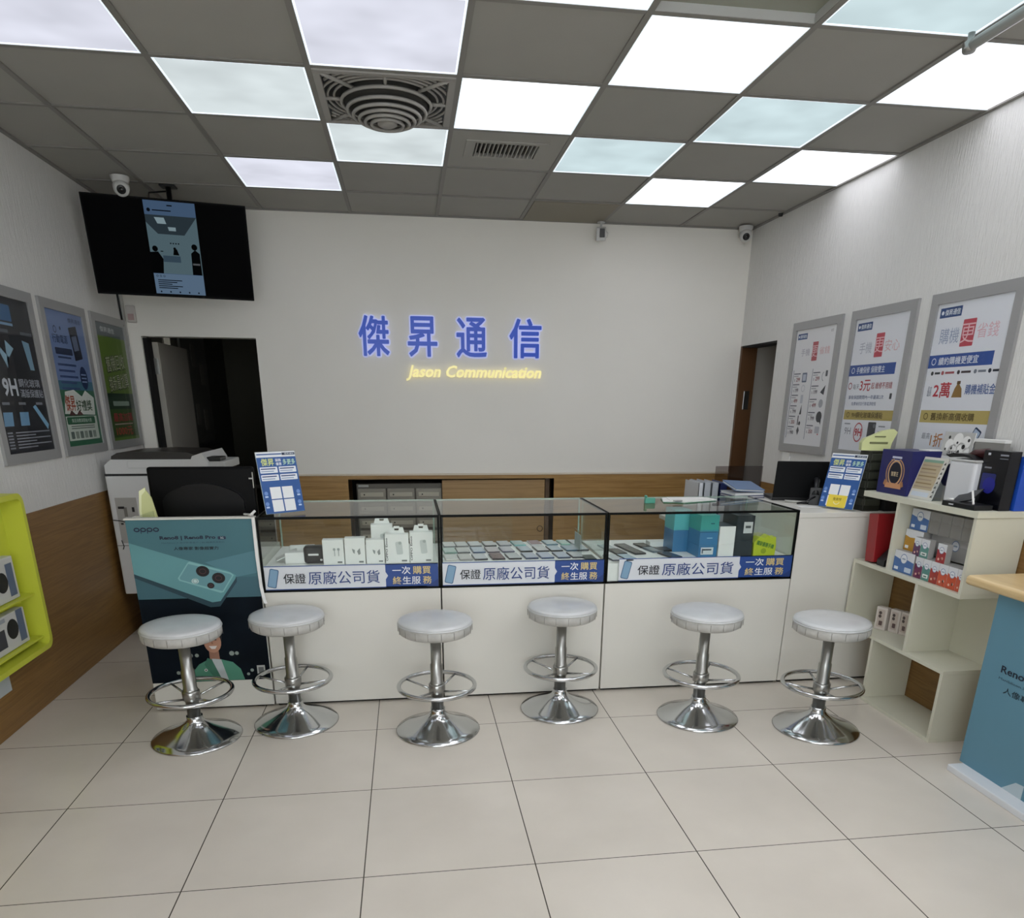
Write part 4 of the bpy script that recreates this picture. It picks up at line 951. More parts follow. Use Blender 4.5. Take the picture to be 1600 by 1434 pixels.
midr = [('#b7cfc8', .216, '#6f8f86'), ('#c9ccca', .291, '#5c5f62'), ('#b5c3d3', .381, '#3f5474'), ('#c9c3c8', .465, '#62595f'), ('#c3c3cd', .55, '#55576a'), ('#b9c9d6', .657, '#16181c'), ('#ccd0d3', .755, '#1b1e23'), ('#b9cad6', .836, '#15171a'), ('#b4c6d4', .928, '#3d6178'), ('#c4ccd2', .992, '#3f434a')]
backr = [('#d2d5d3', .222, '#7b7e80'), ('#cfd1cf', .297, '#6b6c6e'), ('#ccd0d2', .377, '#5b5e62'), ('#cbced0', .467, '#1b1d1f'), ('#c8cbd0', .558, '#6d7178'), ('#b3cccb', .647, '#6ba3a3'), ('#8a7076', .751, '#c9c9cc'), ('#b9cdd3', .845, '#4e6f7d'), ('#b9d2cb', .937, '#85b1a4'), ('#cdd0d3', .992, '#a2a6aa')]
for rname, row, y, L in (('front', front, 3.785, .14), ('middle', midr, 3.975, .14), ('back', backr, 4.155, .135)):
    for k, (cv, x, sd) in enumerate(row):
        x_ = x*.955
        hue = 'wine red' if cv in ('#57343f', '#8a7076') else 'greenish white' if cv in ('#b7cfc8', '#b3cccb', '#b9d2cb') else 'pale blue' if cv in ('#b6c0d0', '#b9c4d6', '#b4bfd2', '#b5c3d3', '#b9c9d6', '#b9cad6', '#b4c6d4', '#b9cdd3') else 'pale'
        make_phone('%s phone in the middle case, %s row, %s from the left' % (hue, rname, ords[k]), (x_, y, ZS), .06, cv, 'phones in the middle glass case', sd, L, .070)
t = thing('price_card', 'clear acrylic card holder at the right end of the middle glass case', 'card holder', (0.920, 3.891, ZS), .0)
g = G(); g.box(-.001, .003, -.07, .11, 0, .115, M_clear); g.box(-.03, .003, -.07, .11, 0, .004, M_clear); g.obj('holder', t)
g = G(); g.box(-.003, -.0012, -.05, .09, .02, .10, mat('card_grey', '#a9b3ae', .5)); g.obj('card', t)
g = G(); g.box(.905, .965, 3.65, 3.76, ZS, ZS+.010, ink('#2e3a3c', .3), .002); tag(g.obj('dark_tablet'), 'dark flat device at the front right corner of the middle glass case', 'device')
# right case
for k, (lb, x, y, a, cv, sd, L) in enumerate((
    ('pale phone in the right case, nearest the front left corner', 1.105, 3.82, .15, '#c4cbd0', '#5a5f66', .14), ('pale blue phone in the front row of the right case', 1.185, 3.82, .12, '#a9c0cf', '#1c222a', .145),
    ('black phone in the right case, left of the long black phone', 1.175, 3.99, .12, '#33353a', '#1b1c1f', .14), ('dark grey phone in the second row of the right case', 1.28, 3.985, .15, '#3c3e42', '#1c1d20', .15),
    ('light phone at the back left of the right case', 1.15, 4.13, .1, '#c3cbcf', '#6d7276', .13), ('dark grey phone in the back row of the right case', 1.26, 4.14, .12, '#505357', '#26282b', .14),
    ('small black phone against the back of the right case', 1.38, 4.16, .1, '#1e2023', '#111214', .12), ('grey glass phone in the right case beside the black tablet', 1.40, 4.02, .2, '#77838a', '#55606a', .13), ('dark blue-grey phone alone before the teal boxes', 1.445, 3.86, .22, '#3a424d', '#1b1f26', .15))):
    make_phone(lb, (x*.963, y*.963+.01, ZS), a, cv, 'phones in the right glass case', sd, L, .068)
t = thing('tablet', 'black tablet lying behind the phones in the right glass case', 'tablet', (1.440, 3.891, ZS), .12)
g = G(); g.box(-.075, .075, -.055, .055, 0, .010, M_pb, .003); g.obj('body', t)
g = G(); g.box(-.07, .07, -.05, .05, .010, .0106, ink('#22252a', .15)); g.obj('screen', t)
g = G(); g.box(-.10, .10, -.04, .04, 0, .03, M_bw, .003); o = g.obj('white_carton'); o.location = (1.464, 4.025, ZS); tag(o, 'low white carton at the back of the right glass case', 'box')
def pbox(name, label, x0, x1, y0, y1, z0, h, m, art=None, top=None, rz=0):
    x0, x1, y0, y1 = x0*.963, x1*.963, y0*.963, y1*.963
    t = thing(name, label, 'box', ((x0+x1)/2, (y0+y1)/2, z0), rz, group='phone boxes in the right glass case')
    a, b = (x1-x0)/2, (y1-y0)/2; g = G(); g.box(-a, a, -b, b, 0, h, m, .0015); g.obj('carton', t)
    if art: A = Art(-b); art(A, a, h); A.obj('print', t)
    if top: g = G(); g.box(-a+.004, a-.004, -b+.004, b-.004, h, h+.0008, top); g.obj('lid_print', t)
    return t
teal = mat('box_teal', '#3f9d95', .35); blue_ = mat('box_blue', '#3c79a6', .35); teal2 = mat('box_teal_pale', '#57b0b4', .35)
def a_t(A, a, h): A.rect(a*.1, h*.45, a*.5, h*.52, '#1f5f66', 1); A.rect(-a, 0, a, h*.1, '#3a8fa0', 1)
def a_b(A, a, h): A.rect(-a*.2, h*.5, a*.4, h*.56, '#8fc0d8', 1); A.rect(-a, h*.92, a, h, '#2f6488', 1)
def a_l(A, a, h): A.rect(-a*.75, h*.25, a*.6, h*.85, '#d3dcdf', 1); A.rect(-a*.6, h*.6, a*.4, h*.72, '#3b4a55', 2); A.rect(-a*.65, h*.35, -a*.5, h*.75, '#6b7c85', 2)
def a_k(A, a, h): A.rect(-a*.2, h*.3, a*.8, h*.75, '#c9cccc', 1); A.rect(a*.0, h*.5, a*.6, h*.6, '#54585a', 2)
bx0, bx1, by0, by1 = 1.585, 1.692, 3.80, 3.97
pbox('phone_box', 'teal phone box with white label, bottom of the front teal stack', bx0, bx1, by0, by1, ZS, .065, blue_, a_l)
pbox('phone_box', 'blue phone box in the middle of the front teal stack', bx0, bx1, by0, by1, ZS+.0655, .075, blue_, a_b)
pbox('phone_box', 'green-teal phone box on top of the front teal stack', bx0, bx1, by0, by1, ZS+.141, .085, teal, a_t)
pbox('phone_box', 'blue phone box at the bottom of the stack behind the teal one', 1.50, 1.60, 3.98, 4.14, ZS, .12, blue_)
pbox('phone_box', 'teal phone box on top of the stack behind the teal one', 1.50, 1.60, 3.98, 4.14, ZS+.1205, .11, teal2)
pbox('phone_box', 'white phone box at the bottom of the white pair', 1.700, 1.792, 3.80, 3.97, ZS, .07, M_bw)
pbox('phone_box', 'white phone box with a dark phone printed on its lid', 1.700, 1.792, 3.80, 3.97, ZS+.0705, .095, M_bw, None, ink('#3d4246'))
bb = mat('box_charcoal', '#2c3135', .35)
pbox('phone_box', 'black phone box below the labelled black one', 1.80, 1.905, 3.81, 4.0, ZS, .085, bb)
pbox('phone_box', 'black phone box with a pale label, top of the black pair', 1.80, 1.905, 3.81, 4.0, ZS+.0855, .135, bb, a_k)
for k, (z, lb) in enumerate(((.0, 'bottom'), (.022, 'middle'), (.044, 'top'))):
    g = G(); g.box(-.04, .04, -.06, .06, 0, .0195, mat('pinkish_box', '#c9b9b9', .5) if k else M_bw, .002); o = g.obj('small_carton'); o.location = (1.881, 3.833, ZS+z); o.rotation_euler = (0, 0, .1*k-.1); tag(o, 'small pale carton right of the black boxes, %s of three' % lb, 'box', 'small cartons right of the black boxes')
M_lime = mat('lime_plastic', '#b9c832', .35); M_lime2 = mat('lime_print', '#3f7a33', .5)
t = thing('gift_bag', 'lime green plastic bag of goods with green lettering in the right case', 'bag', (1.899, 3.69, ZS), -.05)
g = G(); g.prism([(-.055, 0), (.065, 0), (.068, .06), (.062, .105), (.04, .098), (.02, .115), (0, .10), (-.03, .105), (-.058, .075)], -.03, .03, M_lime); g.obj('bag', t)
A = Art(-.0305); A.text('獨家優惠手機', -.045, .065, .024, '#3f7a33', 1, bold=.03, w=.10, rot=-.25); A.disc(.0, .03, .015, '#8fa21f', 1); A.obj('print', t)
t = thing('gift_bag', 'clear and yellow crumpled bag behind the lime bag in the right case', 'bag', (1.883, 3.756, ZS), .2)
g = G(); g.prism([(-.05, 0), (.05, 0), (.055, .06), (.04, .11), (.01, .10), (-.02, .12), (-.05, .09)], -.02, .03, mat('bag_clear_yellow', '#b9bb8e', .4)); g.obj('bag', t)
g = G(); g.box(-.04, -.0, -.024, -.020, .07, .10, M_lime); g.obj('sticker', t)

# ---- on top of the counters
t = thing('tape_case', 'small teal plastic case standing on the right glass top', 'case', (1.34, 3.97, CT))
g = G(); g.box(-.03, .03, -.012, .012, 0, .030, mat('teal_plastic', '#4f9a86', .4), .004); g.obj('body', t)
g = G(); g.box(-.03, -.018, -.012, .012, .030, .044, mat('teal_plastic', '#4f9a86', .4), .003); g.obj('latch', t)
t = thing('clipboard', 'white papers on a green clipboard lying on the right glass top', 'clipboard', (1.59, 4.03, CT), .02)
g = G(); g.prism([(-.17, -.06), (-.05, -.10), (.16, -.02), (.15, .09), (-.13, .10)], .0005, .004, mat('clip_green', '#2e6b4c', .5), axis='z'); g.obj('board', t)
g = G(); g.prism([(-.165, -.035), (-.06, -.085), (.17, -.01), (.155, .095), (-.12, .105)], .0042, .010, M_paper, axis='z'); g.prism([(-.12, -.03), (-.05, -.07), (.15, .0), (.12, .08), (-.10, .09)], .0105, .014, M_paper, axis='z'); g.obj('papers', t)
g = G(); g.box(-.12, -.07, -.09, -.07, .011, .018, M_steel, .002); g.obj('clip', t)

def info_sign(label, cen, yaw, tilt, yellow=False):
    W_, H_ = .21, .297
    up = Vector((0, 0, 1)); n = Vector((math.sin(yaw), -math.cos(yaw), 0))
    upv = up*math.cos(tilt)+n*math.sin(tilt); base = Vector(cen)-upv*(H_/2)
    t = thing('acrylic_sign', label, 'sign', base, rot=(tilt, 0, yaw))
    g = G(); g.box(-W_/2, W_/2, -.001, .001, 0, H_, M_clear); g.box(-W_/2, W_/2, .001, .004, 0, .012, M_clear); o = g.obj('holder', t)
    g = G(); g.quad([(-W_/2, .0, 0), (W_/2, .0, 0), (W_/2, .05, -.0), (-W_/2, .05, -.0)], M_clear)
    o = g.obj('foot', t); o.rotation_euler = (-tilt, 0, 0); o.location = (0, 0, .001)
    g = G(); g.box(-W_/2+.002, W_/2-.002, .0012, .0022, .002, H_-.002, M_paper); g.obj('card', t)
    A = Art(-.0012); a = W_/2-.003
    A.rect(-a, .003, a, H_-.003, '#e4e7ea', 0); A.rect(-a+.004, H_-.017, .03, H_-.011, '#46659c', 1); A.rect(.032, H_-.02, a-.002, H_-.008, '#22324f', 1); A.text('傑昇通信', .045, H_-.018, .008, '#dfe6ee', 2, w=.05)
    A.rect(-a, .003, a, H_-.028, '#2f5a9a', 1)
    A.text('傑昇', -a+.02, H_-.068, .034, '#cfd98a', 2, bold=.03, w=.065); A.text('服務', -.008, H_-.05, .014, '#e9edf2', 2, bold=.02, w=.03); A.text('優惠', -.008, H_-.068, .014, '#e9edf2', 2, bold=.02, w=.03); A.text('多更多', .03, H_-.066, .027, '#bfe3c8', 2, bold=.02, w=.065)
    for r in range(2):
        for c in range(2):
            u = -a+.008+c*.098; v = H_-.102-r*.036
            A.rrect(u, v, u+.09, v+.028, .003, '#e8ecf2', 2); A.rect(u+.004, v+.017, u+.08, v+.022, '#2c4779', 3); A.rect(u+.004, v+.006, u+.07, v+.010, '#8a9bbd', 3)
    for r in range(2):
        for c in range(2):
            u = -.062+c*.063; v = .072-r*.061+.0
            A.rect(u, v, u+.056, v+.056, '#eceef0', 2)
    for (u, v) in ((-.088, .05), (.082, .05), (-.085, .10), (.084, .1)): A.disc(u, v, .010, '#6f93cf', 2, n=10); A.rect(u-.008, v-.02, u+.008, v-.012, '#bcd0ee', 2)
    if yellow:
        A.rect(-.055, .005, .055, .072, '#ecd44c', 4); A.text('全支付', 0, .05, .016, '#7a6a1e', 5, al='c', bold=.02, w=.05); A.ring(0, .04, .02, .004, '#f3ecc0', 5, n=14, a=.55, b=.95)
    A.obj('print', t); return t
info_sign('blue and white shop information card in an acrylic stand on the left glass case', (-.625, 3.723, 1.1415), .633, -.19)
info_sign('blue and white card in an acrylic stand with a yellow note, on the white desk', (2.353, 3.746, 1.124), -1.107, -.225, True)

# ================================================================== LEFT PROMOTION DESK TOP
t = thing('computer_monitor', 'wide black monitor seen from behind on the poster desk', 'monitor', (-1.055, 3.97, .761))
g = G(); g.box(-.262, .262, -.018, .018, .09, .437, mat('monitor_black', '#050506', .45, spec=.15), .014, 3); g.obj('screen_shell', t)
g = G(); n = 20; A_ = []
pts = [(-.20+.40*k/n, .27+.085*math.sin(PI*k/n)**.6) for k in range(n+1)]
g.prism([(-.20, .15)]+pts+[(.20, .15)], -.032, -.016, mat('monitor_hump', '#08080a', .3, spec=.3)); g.obj('back_hump', t)
g = G(); g.box(-.10, .10, -.08, .08, 0, .008, M_black, .003); g.box(-.03, .03, -.0, .014, .006, .12, M_black, .003); g.obj('stand', t)
g = G(); g.box(.252, .258, -.02, -.016, .33, .41, M_steel, .001); g.box(.235, .252, -.022, -.017, .375, .382, M_steel); g.obj('side_clip', t)
M_pale_lime = mat('pale_lime_plastic', '#c9cc8c', .4); M_pale2 = mat('pale_lime_edge', '#e2e4b4', .4)
def leaflet(name, label, cat, loc, rz, h, w_, m, m2, grp=None, d=.02):
    t = thing(name, label, cat, loc, rz, grp)
    g = G(); g.prism([(-w_/2, 0), (w_/2, 0), (w_/2, h*.6), (w_*.3, h*.88), (0, h), (-w_*.35, h*.93), (-w_/2, h*.7)], -d/2, d/2, m); g.obj('shell', t)
    g = G(); g.prism([(-w_/2-.003, 0), (-w_/2+.008, 0), (-w_/2+.006, h*.7), (-w_*.35+.006, h*.92), (0, h*.985), (0, h*1.03), (-w_*.38, h*.98), (-w_/2-.003, h*.72)], -d/2-.002, d/2+.002, m2); g.obj('rim', t)
    return t
leaflet('leaflet_holder', 'pale lime brochure holder standing at the left end of the poster desk', 'holder', (-1.278, 3.79, .761), .25, .345, .075, M_pale_lime, M_pale2)
leaflet('leaflet_holder', 'dark grey brochure holder leaning behind the lime one at the desk end', 'holder', (-1.300, 3.86, .761), .3, .32, .05, mat('holder_dark', '#2a2c30', .4), M_greyp)
g = G(); g.prism([(-.03, 0), (.03, 0), (.028, .03), (-.03, .012)], -.005, .005, M_clear); o = g.obj('acrylic_wedge'); o.location = (-1.235, 3.636, .992); tag(o, 'small clear acrylic wedge right of the lime brochure holder', 'stand')

# ================================================================== COPIER
t = thing('copier', 'large white office copier with dark lid against the left wall', 'copier', (-1.55, 5.22, 0))
cx0, cx1, cy0, cy1 = -1.900, -1.27, 4.955, 5.50
g = G(); g.box(cx0, cx1, cy0, cy1, .30, 1.065, M_offw, .008); g.obj('body', t, world=True)
g = G(); g.box(cx0+.085, cx1-.02, cy0+.02, cy1-.02, .10, .30, mat('copier_lower', '#b4b3ae', .5), .004); g.obj('lower_cabinet', t, world=True)
g = G()
for x in (cx0+.13, cx1-.08):
    for y in (cy0+.06, cy1-.08): pass
    g.box(x-.02, x+.02, cy0+.05, cy1-.06, .0, .10, M_black, .01)
g.obj('casters', t, world=True)
g = G(); g.box(cx0+.0, cx1, cy0+.004, cy1, 1.065, 1.078, M_black); g.obj('gap_band', t, world=True)
g = G(); g.prism([(cx0+.008, 1.078), (cx1, 1.078), (cx1-.0, 1.15), (cx1-.03, 1.205), (cx1-.09, 1.185), (cx1-.10, 1.165), (cx0+.05, 1.165), (cx0+.008, 1.13)], cy0, cy1, M_offw); g.obj('scanner_head', t, world=True)
g = G(); g.box(cx0+.15, cx1-.17, cy0-.003, cy0+.002, 1.112, 1.155, M_offw, .001); g.box(cx0+.15, cx1-.17, cy0-.0045, cy0-.002, 1.112, 1.115, M_greyp); g.obj('head_seam', t, world=True)
g = G(); g.prism([(cx0+.05, 1.165), (cx1-.10, 1.165), (cx1-.07, 1.19), (cx1-.12, 1.207), (cx0+.30, 1.212), (cx0+.09, 1.204), (cx0+.055, 1.185)], cy0+.01, cy1-.02, mat('copier_lid', '#2b2724', .4)); g.obj('document_lid', t, world=True)
g = G(); g.box(cx1-.06, cx1+.10, cy0+.02, cy1-.1, 1.10, 1.15, M_greyp, .006); g.box(cx1-.02, cx1+.07, cy0+.04, cy0+.2, 1.15, 1.175, M_black, .006); g.obj('control_panel', t, world=True)
g = G(); sx = cx0+.035
g.box(sx, sx+.13, cy0-.001, cy0+.002, .64, .93, mat('copier_recess', '#a5a39e', .5)); g.box(sx+.012, sx+.05, cy0-.003, cy0, .86, .875, M_black); g.box(sx+.045, sx+.065, cy0-.003, cy0, .81, .87, mat('copier_decal', '#77756f', .5)); g.box(sx+.095, sx+.11, cy0-.003, cy0, .84, .87, M_black)
g.box(sx+.08, sx+.12, cy0-.004, cy0, .67, .77, mat('copier_grey', '#6b6965', .5)); g.box(sx+.015, sx+.03, cy0-.004, cy0, .76, .77, M_black); g.box(sx+.07, sx+.08, cy0-.004, cy0, .69, .72, M_black)
g.tube([(sx-.03, cy0-.004, .79), (sx+.02, cy0-.012, .785), (sx+.07, cy0-.012, .77), (sx+.12, cy0-.006, .765)], .003, M_black, 6); g.tube([(sx+.002, cy0-.006, .66), (sx+.012, cy0-.01, .62), (sx+.002, cy0-.006, .60)], .003, M_black, 6)
g.obj('connector_recess', t, world=True)
g = G(); g.box(sx+.04, sx+.16, cy0-.003, cy0, .50, .605, mat('copier_grey2', '#8a8883', .5))
for k in range(8): g.box(sx+.045, sx+.155, cy0-.005, cy0-.002, .508+k*.0125, .512+k*.0125, mat('copier_grey', '#6b6965', .5))
g.obj('vent_grille', t, world=True)
g = G(); g.box(sx+.045, sx+.11, cy0-.003, cy0, .425, .45, mat('copier_slot', '#5a5854', .6)); g.box(cx0, cx1, cy0-.001, cy0+.001, .622, .626, mat('copier_grey', '#6b6965', .5)); g.obj('drawer_slot', t, world=True)

# ================================================================== LEFT WALL: YELLOW RACK
t = thing('brochure_tray', 'yellow-green rounded plastic wall tray at the left edge of the photo', 'tray', (XL, 3.45, .75))
g = G(); M_yel = mat('yellow_tray', '#c9cf45', .4)
def rr_pts(y0, y1, z0, z1, r, n=6):
    pts = []
    for (y, z, a) in ((y1-r, z1-r, 0), (y0+r, z1-r, 90), (y0+r, z0+r, 180), (y1-r, z0+r, 270)):
        for k in range(n+1): tt = R(a+90*k/n); pts.append((y+r*math.cos(tt), z+r*math.sin(tt)))
    return pts
def ring_prism(g, outer, inner, x0, x1, m):
    n = len(outer)
    V = [[g.bm.verts.new((x, a, b)) for a, b in L_] for x in (x0, x1) for L_ in (outer, inner)]
    o0, i0, o1, i1 = V; fs = []
    for k in range(n):
        j = (k+1) % n
        for q in ((o0[k], o0[j], o1[j], o1[k]), (i0[k], i1[k], i1[j], i0[j]), (o0[k], i0[k], i0[j], o0[j]), (o1[k], o1[j], i1[j], i1[k])): fs.append(g.bm.faces.new(q))
    g._fin(fs, m)
ring_prism(g, rr_pts(3.02, 3.77, .335, 1.10, .05), rr_pts(3.045, 3.745, .36, 1.075, .035), XL+.008, XL+.11, M_yel)
g.box(XL+.008, XL+.014, 3.03, 3.76, .345, 1.09, M_yel); g.obj('shell', t, world=True)
for k, (z, lb) in enumerate(((.62, 'upper'), (.40, 'lower'))):
    g = G(); g.box(XL+.016, XL+.06, 3.30, 3.66, z, z+(.20 if k == 0 else .17), mat('pack_white', '#c9cac8', .5), .004); o = g.obj('accessory_pack'); tag(o, 'white printed accessory pack in the yellow wall tray, %s one' % lb, 'package', 'packs in the yellow wall tray')
    A = Art(0); A.disc(.05, .1, .05, '#1d2026', 1); A.rect(.1, .02, .16, .18, '#5b6a86', 1); A.rect(-.15, .03, -.02, .12, '#3c3f47', 1); A.rect(-.15, .15, .0, .17, '#9aa0aa', 1)
    p = A.obj('print', o); p.location = (XL+.0605, 3.48, z); p.rotation_euler = (0, 0, PI/2); p.scale = (1, 1, .95)
    g = G(); g.box(XL+.016, XL+.085, 3.05, 3.74, z-.012, z-.004, M_yel) if k == 0 else g.box(XL+.016, XL+.085, 3.05, 3.74, z-.012, z-.004, M_yel)
    g.obj('shelf_bar', t, world=True)
g = G(); g.box(XL+.008, XL+.012, 3.35, 3.50, .20, .31, mat('pale_label', '#b9c2c6', .5), .001); tag(g.obj('wall_notice'), 'small pale label on the wood panelling below the yellow tray', 'label')

# ================================================================== RIGHT: DESK TOP AND BACK DESK
ZD = .9725
t = thing('staff_desk', 'low white desk behind the right glass case', 'desk', (2.0, 4.75, 0))
g = G(); g.box(1.80, 2.64, 4.455, 5.1, .73, .76, M_white, .003); g.box(1.80, 2.052, 4.27, 4.455, .73, .76, M_white, .003); g.obj('top', t, world=True)
for x in (1.86, 2.60):
    for y in (4.49, 5.06): g = G(); g.box(x-.02, x+.02, y-.02, y+.02, 0, .73, M_steel); g.obj('leg', t, world=True)
def binder(label, x, y, w_, h, m, tilt=0, rz=0, z=.76, d=.24):
    t = thing('ring_binder', label, 'binder', (x, y, z), rot=(0, tilt, rz), group='binders behind the right glass case')
    g = G(); g.prism([(-w_/2, 0), (w_/2, 0), (w_/2, h), (-w_/2, h)], -d/2, -d/2+.003, m); g.box(-w_/2, -w_/2+.003, -d/2, d/2, 0, h, m); g.box(w_/2-.003, w_/2, -d/2, d/2, 0, h, m); g.obj('cover', t)
    g = G(); g.box(-w_/2+.004, w_/2-.004, -d/2+.01, d/2-.01, .005, h-.01, M_paper); g.obj('pages', t)
Mg = mat('binder_grey', '#a9adb3', .4); Mb = mat('binder_navy', '#1f2a5a', .4); Mw = mat('binder_white', '#c9ccd0', .4); Mlb = mat('binder_blue', '#6f85a6', .4)
binder('pale green-white binder, leftmost of the file row', 1.838, 4.58, .030, .285, Mw)
binder('light grey binder second from the left in the file row', 1.882, 4.58, .045, .288, Mg)
binder('grey binder third from the left in the file row', 1.934, 4.58, .045, .285, Mg)
binder('grey binder with navy side, fourth from the left in the file row', 1.988, 4.58, .05, .283, Mb)
def folder(label, x, y, z, w_, d, rot, m):
    t = thing('document_folder', label, 'folder', (x, y, z), rot=rot, group='loose folders behind the right glass case')
    g = G(); g.box(-w_/2, w_/2, -d/2, d/2, 0, .004, m); g.box(-w_/2, w_/2, -d/2, d/2, .012, .016, m); g.obj('cover', t)
    g = G(); g.box(-w_/2+.004, w_/2-.004, -d/2+.004, d/2-.004, .004, .012, M_paper); g.obj('pages', t)
folder('blue-grey patterned folder slanting over the white desk', 2.065, 4.345, ZD+.056, .20, .18, (.20, .06, .1), Mlb)
folder('navy folder lying flat beneath the patterned folder', 2.06, 4.34, ZD, .21, .18, (0, 0, .05), Mb)
folder('white edged folder between the navy and patterned folders', 2.06, 4.34, ZD+.0165, .20, .18, (0, 0, .1), Mw)
folder('navy folder on the lower desk in front of the acrylic screen', 2.12, 4.62, .761, .2, .24, (0, 0, -.1), Mb)
g = G(); g.box(1.96, 2.048, 4.285, 4.44, .7605, .9715, Mg, .003); tag(g.obj('file_box'), 'grey file box under the folders beside the white desk', 'box')
t = thing('acrylic_screen', 'low clear acrylic screen standing behind the folders', 'screen', (2.24, 4.80, .7605))
g = G(); g.box(-.17, .17, -.002, .002, 0, .36, glass('frosted_acrylic', '#d7d3d3')); g.obj('sheet', t)
g = G(); g.box(-.15, -.12, -.03, .03, 0, .01, M_clear); g.box(.12, .15, -.03, .03, 0, .01, M_clear); g.obj('feet', t)
t = thing('laptop', 'black laptop seen from behind on the white desk', 'laptop', (2.335, 4.23, ZD), -.22)
g = G(); g.box(-.15, .15, -.12, .11, .0, .018, M_black, .004); g.obj('base', t)
g = G(); g.box(-.15, .15, -.006, .002, 0, .215, mat('laptop_lid', '#0b0c0e', .5, spec=.2), .004); o = g.obj('lid', t); o.location = (0, -.118+.0, .018); o.rotation_euler = (.12, 0, 0)
t = thing('desk_phone', 'black desk telephone beside the laptop on the white desk', 'telephone', (2.38, 3.95, ZD), -.5)
g = G(); g.prism([(-.09, 0), (.09, 0), (.09, .03), (-.09, .10)], -.08, .08, M_black, axis='x'); g.obj('body', t)
g = G(); g.tube([(-.05, -.09, .06), (-.05, -.06, .10), (-.05, .04, .135), (-.05, .09, .12)], [.02, .015, .015, .022], M_black, 12); g.obj('handset', t)
g = G(); g.tube([(-.05, -.09, .05), (-.10, -.11, .02), (-.14, -.10, .01), (-.12, -.05, .006), (-.08, -.06, .008)], .005, M_black, 8); g.obj('cord', t)
for r in range(3):
    for c in range(3):
        pass
g = G(); g.box(.0, .07, -.03, .07, .06, .064, mat('key_pad', '#33353a', .5), rot=Matrix.Rotation(-.37, 3, 'X')); g.obj('keypad', t)
g = G(); g.lathe([(0, -.055), (.007, -.055), (.007, .055), (0, .055)], mat('light_handle', '#b9b9b4', .4), 12, cap=False); o = g.obj('hand_scanner'); o.location = (2.24, 4.02, ZD+.0075); o.rotation_euler = (PI/2, 0, .9); tag(o, 'small pale pen-like handle lying left of the desk telephone', 'pen')
g = G(); g.prism([(-.10, -.04), (.09, -.06), (.10, .05), (-.09, .05)], .0003, .002, M_paper, axis='z'); o = g.obj('desk_paper'); o.location = (2.27, 3.86, ZD); tag(o, 'sheet of white paper on the white desk, left of the yellow note', 'paper')
# notice slips on the wall
g = G(); g.box(XR-.004, XR-.001, 4.92, 5.02, 1.075, 1.20, M_paper); g.box(XR-.004, XR-.001, 4.95, 5.05, .98, 1.07, M_paper)
tag(g.obj('wall_slips'), 'white paper slips on the right wall under the price list poster', 'notice')
g = G(); g.tube([(XR-.006, 4.905, 1.12), (XR-.006, 4.905, 1.175)], .005, M_paper, 8); tag(g.obj('wall_hook'), 'short white rod on the right wall beside the paper slips', 'hook')

# ================================================================== CREAM SHELF UNIT
SX0, SX1 = 2.40, 2.652
t = thing('shelf_unit', 'stepped cream cube shelf unit against the right wall', 'shelf', (2.53, 3.2, 0))
def pan(name, y0, y1, z0, z1, x0=SX0, x1=SX1-.004):
    g = G(); g.box(x0, x1, y0, y1, z0, z1, M_cream, .001); return g.obj(name, t, world=True)
T_ = .018
pan('bottom_board', 2.79, 3.335, .0, T_); pan('side_panel', 3.335-T_, 3.335, T_, .345); pan('side_panel', 2.79, 2.79+T_, T_, .345)
pan('middle_board', 2.79, 3.60, .345, .345+T_)
pan('side_panel', 3.60-T_, 3.60, .363, .705); pan('divider', 3.068, 3.068+T_, .363, .705); pan('back_panel', 2.60, 3.068, .363, .705, SX1-.012, SX1-.003)
pan('upper_board', 2.79, 3.60, .705, .705+T_+.002)
pan('side_panel', 3.325-T_, 3.325, .725, 1.062); pan('side_panel', 2.79, 2.79+T_, .725, 1.062); pan('top_board', 2.785, 3.60, 1.062, 1.090, 2.395)
pan('back_panel', 2.808, 3.307, .725, 1.062, SX1-.010, SX1-.003)
ZU = .7265
def tissue(label, y0, y1, z, h, top, low, x=2.425, d=.12, circ=True, motif=0, name='supplement_box'):
    t = thing(name, label, 'box', (x, (y0+y1)/2, z), -PI/2, group='printed boxes in the cream shelf')
    a = (y1-y0)/2-.0008; g = G(); g.box(-a, a, 0, d, 0, h, mat('carton_side', '#a9a8a6', .5), .001); g.obj('carton', t)
    A = Art(0); A.rect(-a, 0, a, h, top, 1)
    A.poly([(-a, 0), (a, 0), (a, h*.58), (a*.3, h*.66), (-a*.4, h*.62), (-a, h*.70)], low, 2)
    if circ: r = min(a*.55, h*.24); A.disc(0, h*.66, r, '#e4e6ea', 3, n=18); A.ring(0, h*.66, r, r*.14, '#5c77a5', 4, n=18); A.rect(-r*.5, h*.66-r*.15, r*.5, h*.66+r*.15, '#9aa7ba', 4)
    if motif == 0: A.rect(-a*.85, h*.1, -a*.45, h*.24, '#dfe5ec', 3); A.rrect(a*.2, h*.08, a*.85, h*.30, .003, '#c9d6e6', 3)
    elif motif == 1: A.disc(-a*.4, h*.18, a*.22, '#e8b9a8', 3, n=8); A.disc(a*.35, h*.25, a*.25, '#e8b9a8', 3, n=8); A.poly([(0, h*.05), (a*.5, h*.1), (a*.3, h*.4)], low, 3)
    elif motif == 2: A.rrect(-a*.7, h*.12, a*.7, h*.30, .003, '#dfe6e2', 3); A.rect(-a*.4, h*.17, a*.4, h*.23, '#4c6a60', 4)
    A.obj('print', t); return t
WT = '#d9dbdf'; BL = '#4a6fa8'
tissue('wide blue and white box at the bottom left of the cream shelf', 3.155, 3.305, ZU, .105, WT, BL)
